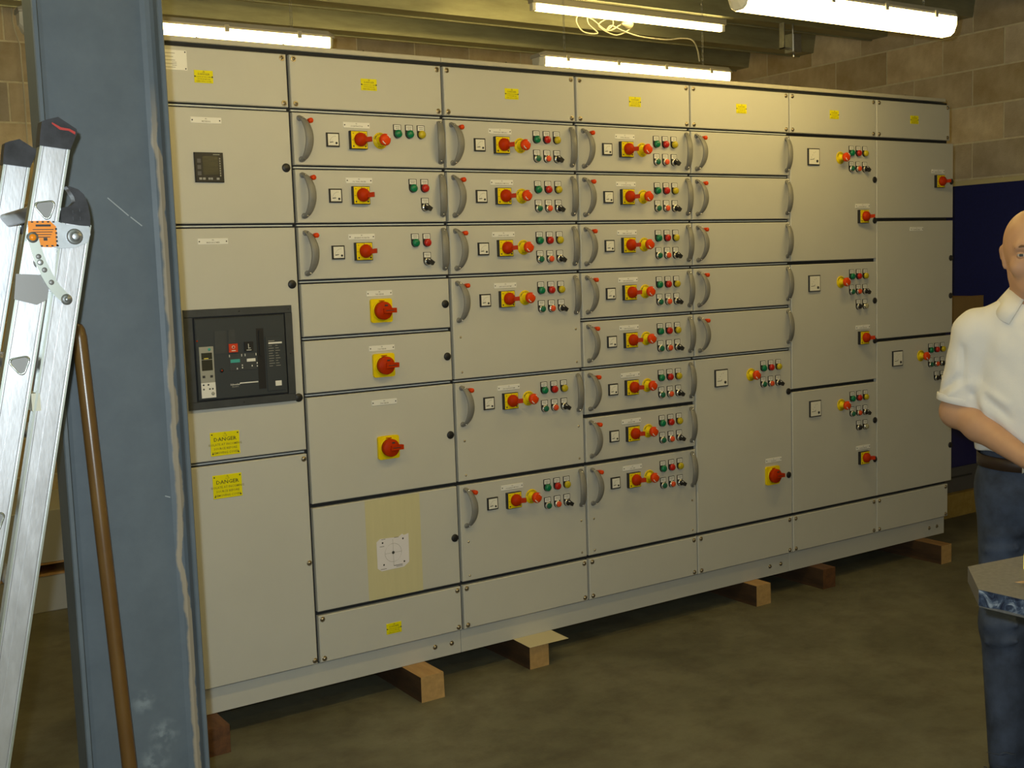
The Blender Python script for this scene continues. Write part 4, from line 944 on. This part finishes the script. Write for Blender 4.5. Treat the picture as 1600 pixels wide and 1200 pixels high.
# ------------------------------------------------------------------ workbench with clipped corner
t = thing('workbench', 'grey laminate workbench top with clipped corner and chipped dark marbled edge, lower right', 'bench', (2.9, -2.55, 0))
LAM = mat('grey_speckled_laminate', (0.085, 0.082, 0.078), 0.45, col2=(0.135, 0.13, 0.12), scale=90)
def marble():
    M = bpy.data.materials.new('dark_marbled_edging'); M.use_nodes = True; nt = M.node_tree; N = nt.nodes; L = nt.links; b = N['Principled BSDF']
    tc = N.new('ShaderNodeTexCoord'); n = N.new('ShaderNodeTexNoise'); n.inputs['Scale'].default_value = 38; n.inputs['Detail'].default_value = 9; n.inputs['Roughness'].default_value = 0.65; n.inputs['Distortion'].default_value = 1.2
    L.new(tc.outputs['Object'], n.inputs['Vector']); r = N.new('ShaderNodeValToRGB'); e = r.color_ramp.elements
    e[0].position = 0.42; e[0].color = (0.01, 0.014, 0.03, 1); e[1].position = 0.72; e[1].color = (0.38, 0.42, 0.46, 1); e2 = e.new(0.55); e2.color = (0.05, 0.07, 0.11, 1)
    L.new(n.outputs['Fac'], r.inputs[0]); L.new(r.outputs[0], b.inputs['Base Color']); b.inputs['Roughness'].default_value = 0.3; return M
c1 = px(1513, 885, 0); 
def onz(x, y, z):
    d = FW + RT*((x-800)/F_PX) - UP*((y-600)/F_PX); return CAM + d*((z-CAM.z)/d.z)
ZT = 0.90
k1, k2, k3, k4 = onz(1513, 885, ZT), onz(1530, 921, ZT), onz(1600, 937, ZT), onz(1600, 868, ZT)
ov = Vector((2.9, -2.55))
d23 = (k3-k2).normalized(); d14 = (k4-k1).normalized()
e3 = k2+d23*0.62; e4 = k1+d14*1.35; e34 = e3+d14*1.50
poly = [(p.x-ov.x, p.y-ov.y) for p in (k1, k2, e3, e34, e4)]
part('worktop', MB().prism(poly, ZT-0.036, ZT, LAM, axis='z'), t)
E = MB(); MAR = marble()
def edge_strip(a, b_, mt, out):
    a = Vector((a.x-ov.x, a.y-ov.y, 0)); b_ = Vector((b_.x-ov.x, b_.y-ov.y, 0)); d_ = (b_-a); L = d_.length; d_.normalize(); nrm = Vector((d_.y, -d_.x, 0))*out
    n = max(2, int(L/0.02)); v = []; f = []
    for i in range(n+1):
        p = a+d_*(L*i/n); zb = ZT-0.034+random.uniform(0, 0.004)
        v += [p+Vector((0, 0, ZT-0.0003)), p+nrm*0.0012+Vector((0, 0, ZT-0.0003)), p+nrm*0.0012+Vector((0, 0, zb)), p+Vector((0, 0, zb))]
    for i in range(n):
        for k in range(4): f.append((i*4+k, i*4+(k+1) % 4, (i+1)*4+(k+1) % 4, (i+1)*4+k))
    f += [(0, 1, 2, 3), (n*4+3, n*4+2, n*4+1, n*4)]
    E.add(v, f, mt)
edge_strip(k2, e3, MAR, 1 if (Vector((d23.y, -d23.x)).dot(Vector((k2.x-ov.x, k2.y-ov.y))) > 0) else -1)
part('edging', E, t, label='dark marbled edge band, chipped along its lower edge')
E = MB(); dn = (k2-k1); edge_strip(k1, k2, mat('grey_edge_band', (0.12, 0.11, 0.10), 0.4), 1 if (Vector((dn.y, -dn.x)).dot(Vector((k1.x-ov.x, k1.y-ov.y))) > 0) else -1)
part('edging', E, t)
for x_, y_ in ((-0.25, 0.10), (0.45, 0.10), (-0.25, -0.35), (0.45, -0.35)):
    part('leg', MB().box(x_-0.03, x_+0.03, y_-0.03, y_+0.03, 0, ZT-0.036, TIMBER), t)
part('under_rail', MB().box(-0.25, 0.45, 0.08, 0.12, ZT-0.13, ZT-0.036, TIMBER).box(-0.25, 0.45, -0.37, -0.33, ZT-0.13, ZT-0.036, TIMBER), t)
q = onz(1612, 884, ZT)
t = thing('tape_measure', 'yellow tape measure on the grey bench at the right edge', 'tape measure', (q.x, q.y, ZT), rz=0.5)
part('case', MB().prism([(-0.034, 0), (0.03, 0), (0.034, 0.01), (0.03, 0.03), (0.0, 0.034), (-0.03, 0.028)], -0.014, 0.014, mat('tape_yellow', (0.80, 0.62, 0.01), 0.4)), t)
part('belt_clip', MB().box(-0.01, 0.01, -0.017, -0.014, 0.004, 0.028, PLASTIC_BLACK), t)
q = onz(1642, 914, ZT)
t = thing('pencil', 'dark pencil lying on the grey bench near its marbled edge', 'pencil', (q.x, q.y, ZT), rz=-0.8)
part('shaft', MB().cyl((-0.05, 0, 0.004), (0.08, 0, 0.004), 0.0036, mat('pencil_blue_black', (0.02, 0.02, 0.03), 0.4), 6, smooth=False), t)
part('tip', MB().lathe((-0.05, 0, 0.004), (-1, 0, 0), [(0, 0.0034), (0.016, 0.0006), (0.018, 0)], TIMBER, 6), t)

# ------------------------------------------------------------------ the man
def smin(a, b, k):
    h = np.clip(0.5+0.5*(b-a)/k, 0, 1); return b*(1-h)+a*h-k*h*(1-h)
class SDF:
    def __init__(s, lo, hi, h):
        s.lo = np.array(lo, np.float32); s.h = h
        s.n = np.ceil((np.array(hi)-np.array(lo))/h).astype(int)+1
        ax = [s.lo[i]+h*np.arange(s.n[i], dtype=np.float32) for i in range(3)]
        s.ax = ax; s.d = np.full(tuple(s.n), 1.0, np.float32)
    def _sub(s, lo, hi):
        sl = []
        for i in range(3):
            a = int(np.clip(np.floor((lo[i]-s.lo[i])/s.h), 0, s.n[i]-1)); b = int(np.clip(np.ceil((hi[i]-s.lo[i])/s.h)+1, a+1, s.n[i])); sl.append(slice(a, b))
        return tuple(sl), s.ax[0][sl[0]][:, None, None], s.ax[1][sl[1]][None, :, None], s.ax[2][sl[2]][None, None, :]
    def _apply(s, sl, d, k, op):
        c = s.d[sl]
        if op == 'add': s.d[sl] = smin(c, d, k)
        elif op == 'sub': s.d[sl] = -smin(-c, d, k)
    def cone(s, a, b, ra, rb, k=0.02, op='add', sc=(1, 1, 1), clip=None):
        a = np.array(a, np.float32); b = np.array(b, np.float32); S = np.array(sc, np.float32); R = max(ra, rb)*max(sc)+k+2*s.h+0.02
        sl, X, Y, Z = s._sub(np.minimum(a, b)-R, np.maximum(a, b)+R)
        A = a/S; B = b/S; X = X/S[0]; Y = Y/S[1]; Z = Z/S[2]; ba = B-A; L2 = max(float(ba@ba), 1e-9)
        t_ = np.clip(((X-A[0])*ba[0]+(Y-A[1])*ba[1]+(Z-A[2])*ba[2])/L2, 0, 1)
        d = np.sqrt((X-A[0]-t_*ba[0])**2+(Y-A[1]-t_*ba[1])**2+(Z-A[2]-t_*ba[2])**2)-(ra+(rb-ra)*t_)
        d = d*min(sc)
        if clip is not None:
            n = np.array(clip[0], float); n /= np.linalg.norm(n); n0 = float(n@np.array(clip[1]))
            d = np.maximum(d, n[0]*X*S[0]+n[1]*Y*S[1]+n[2]*Z*S[2]-n0)
        s._apply(sl, d, k, op); return s
    def ell(s, c, r, k=0.015, op='add'):
        m_ = min(r); return s.cone(c, (c[0], c[1], c[2]+1e-4), m_, m_, k, op, tuple(x/m_ for x in r))
    def cut(s, n, off):
        "keep n.p < off"
        X, Y, Z = s.ax[0][:, None, None], s.ax[1][None, :, None], s.ax[2][None, None, :]
        n = np.array(n, float); n /= np.linalg.norm(n); s.d = np.maximum(s.d, (n[0]*X+n[1]*Y+n[2]*Z-off).astype(np.float32)); return s
    def mesh(s, name, mt):
        d = s.d; sg = d < 0; n = d.shape
        c = np.zeros((n[0]-1, n[1]-1, n[2]-1), np.int32)
        for i in (0, 1):
            for j in (0, 1):
                for k in (0, 1): c += sg[i:n[0]-1+i, j:n[1]-1+j, k:n[2]-1+k]
        act = (c > 0) & (c < 8); idx = -np.ones(c.shape, np.int64); cells = np.argwhere(act); idx[act] = np.arange(len(cells))
        acc = np.zeros((len(cells), 3)); cnt = np.zeros(len(cells))
        corner = [(i, j, k) for i in (0, 1) for j in (0, 1) for k in (0, 1)]
        for a in corner:
            for ax in range(3):
                if a[ax] == 1: continue
                b = list(a); b[ax] = 1
                da = d[cells[:, 0]+a[0], cells[:, 1]+a[1], cells[:, 2]+a[2]]; db = d[cells[:, 0]+b[0], cells[:, 1]+b[1], cells[:, 2]+b[2]]
                mk = (da < 0) != (db < 0); t_ = np.where(mk, da/np.where(mk, da-db, 1), 0)
                p = np.array(a, float)[None, :]+t_[:, None]*np.eye(3)[ax][None, :]
                acc += p*mk[:, None]; cnt += mk
        V = (cells+acc/np.maximum(cnt, 1)[:, None])*s.h+s.lo[None, :]
        Fs = []
        for ax in range(3):
            o1, o2 = (ax+1) % 3, (ax+2) % 3
            lo = [slice(None)]*3; hi = [slice(None)]*3; lo[ax] = slice(0, n[ax]-1); hi[ax] = slice(1, n[ax])
            e = np.argwhere(sg[tuple(lo)] != sg[tuple(hi)])
            e = e[(e[:, o1] > 0) & (e[:, o2] > 0) & (e[:, o1] < n[o1]-1) & (e[:, o2] < n[o2]-1)]
            if not len(e): continue
            q = []
            for (u, v_) in ((1, 1), (0, 1), (0, 0), (1, 0)):
                ee = e.copy(); ee[:, o1] -= u; ee[:, o2] -= v_; q.append(idx[ee[:, 0], ee[:, 1], ee[:, 2]])
            q = np.stack(q, 1); fl_ = sg[e[:, 0], e[:, 1], e[:, 2]]; q[~fl_] = q[~fl_][:, ::-1]
            Fs.append(q)
        Fq = np.concatenate(Fs); me = bpy.data.meshes.new(name); me.from_pydata(V.tolist(), [], Fq.tolist()); me.materials.append(mt)
        me.polygons.foreach_set('use_smooth', [True]*len(me.polygons)); me.update(); return me
SKIN = mat('skin', (0.50, 0.28, 0.165), 0.5, var=0.05, scale=20)
SHIRT = mat('white_polo_cotton', (0.74, 0.72, 0.70), 0.85, bump=0.12, bscale=500)
DENIM = mat('blue_denim', (0.036, 0.048, 0.078), 0.85, var=0.5, scale=11, bump=0.1, bscale=400)
LEATHER = mat('dark_brown_leather', (0.028, 0.014, 0.008), 0.45)
SHOE = mat('black_shoe_leather', (0.012, 0.012, 0.012), 0.4)
dm = FW + RT*((1611-800)/F_PX); pm_ = CAM + dm*3.2
man = thing('person', 'bald man in white polo shirt, jeans and brown belt standing behind the bench', 'person', (pm_.x, pm_.y, 0), rz=-YAW-0.40); man.scale = (0.93, 0.95, 1.0)
H = 0.0055
B = SDF((-0.33, -0.40, 0.86), (0.33, 0.24, 1.72), H)
# head (face towards -y)
B.ell((0, 0.012, 1.592), (0.082, 0.097, 0.090), 0.01)
B.ell((0, -0.022, 1.548), (0.062, 0.068, 0.083), 0.03)
B.cone((0, -0.040, 1.485), (0, -0.048, 1.470), 0.036, 0.030, 0.03)
B.cone((-0.040, 0.0, 1.500), (-0.014, -0.048, 1.466), 0.022, 0.018, 0.025); B.cone((0.040, 0.0, 1.500), (0.014, -0.048, 1.466), 0.022, 0.018, 0.025)
B.cone((-0.04, -0.078, 1.578), (0.04, -0.078, 1.578), 0.010, 0.010, 0.016)                 # brow
for sx in (-1, 1):
    B.ell((sx*0.034, -0.094, 1.556), (0.018, 0.014, 0.011), 0.010, 'sub')
    B.ell((sx*0.044, -0.062, 1.522), (0.018, 0.016, 0.018), 0.02)                             # cheekbone
    B.cone((sx*0.080, 0.014, 1.568), (sx*0.077, 0.006, 1.528), 0.013, 0.009, 0.006, sc=(0.6, 1, 1)); B.cone((sx*0.086, 0.020, 1.572), (sx*0.084, 0.022, 1.550), 0.011, 0.008, 0.006, sc=(0.6, 1, 1))
    B.ell((sx*0.091, 0.006, 1.554), (0.006, 0.007, 0.011), 0.004, 'sub')
B.cone((0, -0.084, 1.560), (0, -0.108, 1.520), 0.0075, 0.0105, 0.009); B.ell((-0.011, -0.096, 1.514), (0.009, 0.009, 0.007), 0.006); B.ell((0.011, -0.096, 1.514), (0.009, 0.009, 0.007), 0.006)
B.cone((-0.018, -0.081, 1.489), (0.018, -0.081, 1.489), 0.0045, 0.0045, 0.008); B.cone((-0.014, -0.079, 1.481), (0.014, -0.079, 1.481), 0.0050, 0.0050, 0.008)
B.cone((-0.022, -0.088, 1.4852), (0.022, -0.088, 1.4852), 0.0025, 0.0025, 0.003, 'sub')
# neck, trunk
B.cone((0, 0.022, 1.52), (0, 0.025, 1.38), 0.058, 0.062, 0.03)
B.cone((0, 0.03, 1.36), (-0.155, 0.02, 1.335), 0.055, 0.045, 0.05); B.cone((0, 0.03, 1.36), (0.155, 0.02, 1.335), 0.055, 0.045, 0.05)
B.cone((0, 0.02, 1.28), (0, 0.02, 0.95), 0.140, 0.118, 0.05, sc=(1, 0.68, 1))
ARM = {}
for sx, el, wr_ in ((-1, (-0.212, 0.02, 1.115), (-0.005, -0.165, 1.005)), (1, (0.212, 0.02, 1.115), (0.10, -0.19, 0.985))):
    sh = (sx*0.165, 0.02, 1.335); B.cone(sh, el, 0.046, 0.040, 0.03); B.ell((el[0], el[1], el[2]-0.004), (0.043, 0.043, 0.043), 0.02)
    el = np.array(el); wr_ = np.array(wr_); mid = el+(wr_-el)*0.32
    B.cone(el, mid, 0.040, 0.042, 0.02); B.cone(mid, wr_, 0.041, 0.027, 0.02)
    dr = (wr_-el)/np.linalg.norm(wr_-el); up = np.array((0, 0, 1.0)); side = np.cross(dr, up); side /= np.linalg.norm(side); nrm = np.cross(side, dr)
    pe = wr_+dr*0.085
    # palm: broad across 'side', thin across 'nrm'
    for o_ in (-0.026, -0.009, 0.009, 0.026): B.cone(wr_+side*o_*0.6+dr*0.01, pe+side*o_, 0.014, 0.0135, 0.010)
    for i_, (o_, ln) in enumerate(((-0.030, 0.062), (-0.010, 0.074), (0.010, 0.070), (0.030, 0.054))):
        a = pe+side*o_; b_ = a+dr*ln*0.45+side*o_*0.12-nrm*0.004; c_ = b_+(dr*0.8-nrm*0.6)*ln*0.32; e_ = c_+(dr*0.35-nrm*0.9)*ln*0.25
        B.cone(a, b_, 0.0092, 0.0086, 0.004); B.cone(b_, c_, 0.0086, 0.008, 0.004); B.cone(c_, e_, 0.008, 0.0072, 0.004)
    th = -side*1.0*(1 if sx < 0 else -1)
    a = wr_+dr*0.025+th*0.024; b_ = a+(th*0.75+dr*0.65-nrm*0.3)*0.036; c_ = b_+(th*0.25+dr*0.9-nrm*0.35)*0.030
    B.cone(a, b_, 0.0135, 0.0105, 0.008); B.cone(b_, c_, 0.0105, 0.0085, 0.004)
part('body', B.mesh('body', SKIN), man)
S = SDF((-0.33, -0.2, 0.96), (0.33, 0.22, 1.50), 0.007)
S.cone((0, 0.03, 1.372), (-0.150, 0.022, 1.345), 0.062, 0.056, 0.05); S.cone((0, 0.03, 1.372), (0.150, 0.022, 1.345), 0.062, 0.056, 0.05)
S.cone((0, 0.02, 1.28), (0, 0.02, 1.12), 0.160, 0.152, 0.05, sc=(1, 0.70, 1)); S.cone((0, 0.02, 1.12), (0, 0.02, 0.96), 0.152, 0.150, 0.05, sc=(1, 0.72, 1))
for sx in (-1, 1):
    S.cone((sx*0.165, 0.02, 1.335), (sx*0.211, 0.02, 1.12), 0.060, 0.058, 0.035, clip=((sx*0.20, 0, -1), (sx*0.207, 0.02, 1.140)))
S.cone((0, 0.028, 1.50), (0, 0.015, 1.405), 0.066, 0.056, 0.008, 'sub'); S.cone((0, -0.10, 1.43), (0, -0.105, 1.33), 0.026, 0.003, 0.01, 'sub')
S.cut((0, -0.12, -1), -0.998)
me = S.mesh('polo_shirt', SHIRT)
# soft cloth folds: ridges and valleys pushed along the surface normal
P_ = np.array([v.co[:] for v in me.vertices]); N_ = np.array([v.normal[:] for v in me.vertices]); D_ = np.zeros(len(P_))
for sx in (-1, 1):
    for a_, b_, w_, am in (((0.135, -0.10, 1.235), (0.165, -0.06, 1.17), 0.012, -0.011), ((0.130, -0.11, 1.30), (0.150, -0.09, 1.21), 0.011, -0.008), ((0.150, -0.08, 1.20), (0.07, -0.11, 1.15), 0.012, 0.006), ((0.145, -0.08, 1.18), (0.06, -0.11, 1.11), 0.010, -0.006),
                          ((0.148, -0.07, 1.19), (0.10, -0.10, 1.02), 0.014, 0.007), ((0.14, -0.07, 1.12), (0.03, -0.10, 1.03), 0.012, -0.006), ((0.14, -0.05, 1.06), (0.05, -0.1, 1.01), 0.010, 0.005), ((0.09, -0.11, 1.36), (0.10, -0.12, 1.25), 0.012, 0.004),
                          ((0.19, -0.03, 1.30), (0.19, -0.04, 1.19), 0.010, -0.005), ((0.20, -0.03, 1.22), (0.25, -0.01, 1.18), 0.009, -0.005), ((0.175, -0.03, 1.20), (0.23, -0.02, 1.165), 0.008, 0.004)):
        A_ = np.array((sx*a_[0], a_[1], a_[2])); B_ = np.array((sx*b_[0], b_[1], b_[2])); ba = B_-A_
        t_ = np.clip(((P_-A_)@ba)/(ba@ba), 0, 1); q = P_-A_-t_[:, None]*ba; q[:, 1] *= 0.35; dd = np.sqrt((q**2).sum(1))
        D_ += 2.0*am*np.exp(-(dd/w_)**2)*(P_[:, 1] < 0.03)*(0.35+0.65*np.sin(np.pi*(0.15+0.7*t_)))
D_ += 0.0016*np.sin(P_[:, 0]*70+P_[:, 2]*25)*np.sin(P_[:, 2]*38+2)
P_ = P_+N_*D_[:, None]; me.vertices.foreach_set('co', P_.ravel()); me.update()
part('polo_shirt', me, man)
def strip(name, T, Bm, th, mt, parent):                          # double-sided strip between two rails
    n = len(T); v = []; f = []
    for i in range(n):
        a = Vector(T[i]); b_ = Vector(Bm[i]); t_ = (Vector(T[min(i+1, n-1)])-Vector(T[max(i-1, 0)])).normalized(); nn = t_.cross(b_-a).normalized()*th
        v += [a+nn, (a+b_)/2+nn*1.6, b_+nn, b_-nn*0.3, (a+b_)/2-nn*0.3, a-nn*0.3]
    for i in range(n-1):
        for k in range(6): f.append((i*6+k, i*6+(k+1) % 6, (i+1)*6+(k+1) % 6, (i+1)*6+k))
    f += [tuple(range(6)), tuple((n-1)*6+k for k in range(5, -1, -1))]
    return part(name, MB().add(v, f, mt, True), parent)
T = []; Bm = []
for i in range(49):
    t_ = -1+2*i/48; ph = -PI/2+(t_*0.90+(1 if t_ >= 0 else -1)*0.10+1)*PI if False else PI/2+t_*PI*0.90
    bk = (1+math.sin(ph))/2; wing = max(0, (abs(t_)-0.72)/0.28)
    T.append((0.0640*math.cos(ph), 0.024+0.067*math.sin(ph)-0.004*wing, 1.452+0.022*bk-0.014*wing))
    Bm.append(((0.098+0.004*wing)*math.cos(ph)*(1+1.0*wing), 0.022+(0.094+0.010*wing)*math.sin(ph), 1.428+0.014*bk-0.040*wing-0.020*(1-bk)))
strip('collar', T, Bm, 0.0022, SHIRT, man)
for sx in (-1, 1):                                             # stitched sleeve hems
    b = MB(); v = []; f = []
    for k in range(33):
        a = 2*PI*k/32
        for r_, dz in ((0.0585, -0.001), (0.0600, 0.0), (0.0605, 0.018), (0.0590, 0.020)): v.append((sx*0.2080+r_*math.cos(a)-sx*dz*0.15, 0.02+r_*math.sin(a), 1.1395+dz+0.20*sx*r_*math.cos(a)))
    for k in range(32):
        for j in range(3): f.append((k*4+j, k*4+j+1, (k+1)*4+j+1, (k+1)*4+j))
    part('sleeve_hem', b.add(v, f, SHIRT, True), man)
J = SDF((-0.22, -0.17, 0.03), (0.22, 0.2, 1.05), 0.009)
J.cone((0, 0.02, 1.00), (0, 0.02, 0.90), 0.140, 0.148, 0.05, sc=(1, 0.75, 1))
for sx in (-1, 1):
    J.cone((sx*0.068, 0.02, 0.90), (sx*0.072, 0.01, 0.50), 0.083, 0.064, 0.03); J.cone((sx*0.072, 0.01, 0.50), (sx*0.055, 0.02, 0.06), 0.064, 0.052, 0.03)
    for zz in (0.78, 0.74, 0.52, 0.47, 0.14, 0.10): J.cone((sx*0.03, -0.060, zz), (sx*0.12, -0.045, zz+0.015*sx), 0.006, 0.004, 0.02)
J.cut((0, 0, 1), 1.012); J.cut((0, 0, -1), -0.065)
part('jeans', J.mesh('jeans', DENIM), man)
b = MB(); v = []; f = []; n_ = 64
for k in range(n_):
    a = 2*PI*k/n_
    for r_, z_ in ((0.145, 0.966), (0.1505, 0.967), (0.1505, 1.001), (0.145, 1.002)): v.append((r_*math.cos(a), 0.02+r_*0.765*math.sin(a), z_-0.008*max(0, -math.sin(a))))
for k in range(n_):
    for j in range(4): f.append((k*4+j, k*4+(j+1) % 4, ((k+1) % n_)*4+(j+1) % 4, ((k+1) % n_)*4+j))
part('belt', b.add(v, f, LEATHER, True), man)
part('belt_buckle', MB().box(-0.024, 0.024, -0.1005, -0.094, 0.958, 0.998, CHROME, c=0.003), man)
for sx in (-1, 1):
    Q = SDF((-0.08, -0.22, -0.01), (0.08, 0.12, 0.14), 0.006)
    Q.cone((0, 0.05, 0.045), (0, -0.13, 0.032), 0.042, 0.036, 0.02, sc=(1, 1, 0.9)); Q.cone((0, 0.02, 0.05), (0, 0.02, 0.10), 0.040, 0.040, 0.03); Q.cut((0, 0, -1), 0.0)
    o = part('shoe', Q.mesh('shoe', SHOE), man, (sx*0.062, 0.005, 0)); o.rotation_euler.z = sx*0.12
    e = MB(); c_ = (sx*0.033, -0.0725, 1.5555)
    e.ball(c_, 0.0122, mat('eye_white', (0.50, 0.45, 0.42), 0.25), 16, 12); e.lathe((c_[0], c_[1]-0.0114, c_[2]), OUT, [(0, 0.0056), (0.0010, 0.0050), (0.0013, 0)], mat('iris', (0.05, 0.06, 0.07), 0.2), 12)
    v = []; f = []; nu, nv = 16, 20                       # eyelids: a shell open only along the slit
    for j in range(nv+1):
        el_ = math.radians(-80+160*j/nv)
        for k in range(nu+1):
            az = math.radians(-88+176*k/nu); r_ = 0.0136
            v.append((c_[0]+r_*math.cos(el_)*math.sin(az), c_[1]-r_*math.cos(el_)*math.cos(az), c_[2]+r_*math.sin(el_)))
    for j in range(nv):
        for k in range(nu):
            el_ = -80+160*(j+0.5)/nv; az = -88+176*(k+0.5)/nu; op = 1-(az/62)**2
            if op > 0 and -17*op < el_ < 20*op: continue
            f.append((j*(nu+1)+k, j*(nu+1)+k+1, (j+1)*(nu+1)+k+1, (j+1)*(nu+1)+k))
    e.add(v, f, SKIN, True)
    part('eye', e, man)
    part('eyebrow', MB().tube([(sx*0.015, -0.0925, 1.5785), (sx*0.032, -0.0915, 1.5800), (sx*0.050, -0.0800, 1.5745)], [0.003, 0.0035, 0.002], mat('eyebrow_hair', (0.16, 0.085, 0.04), 0.8), 6), man)
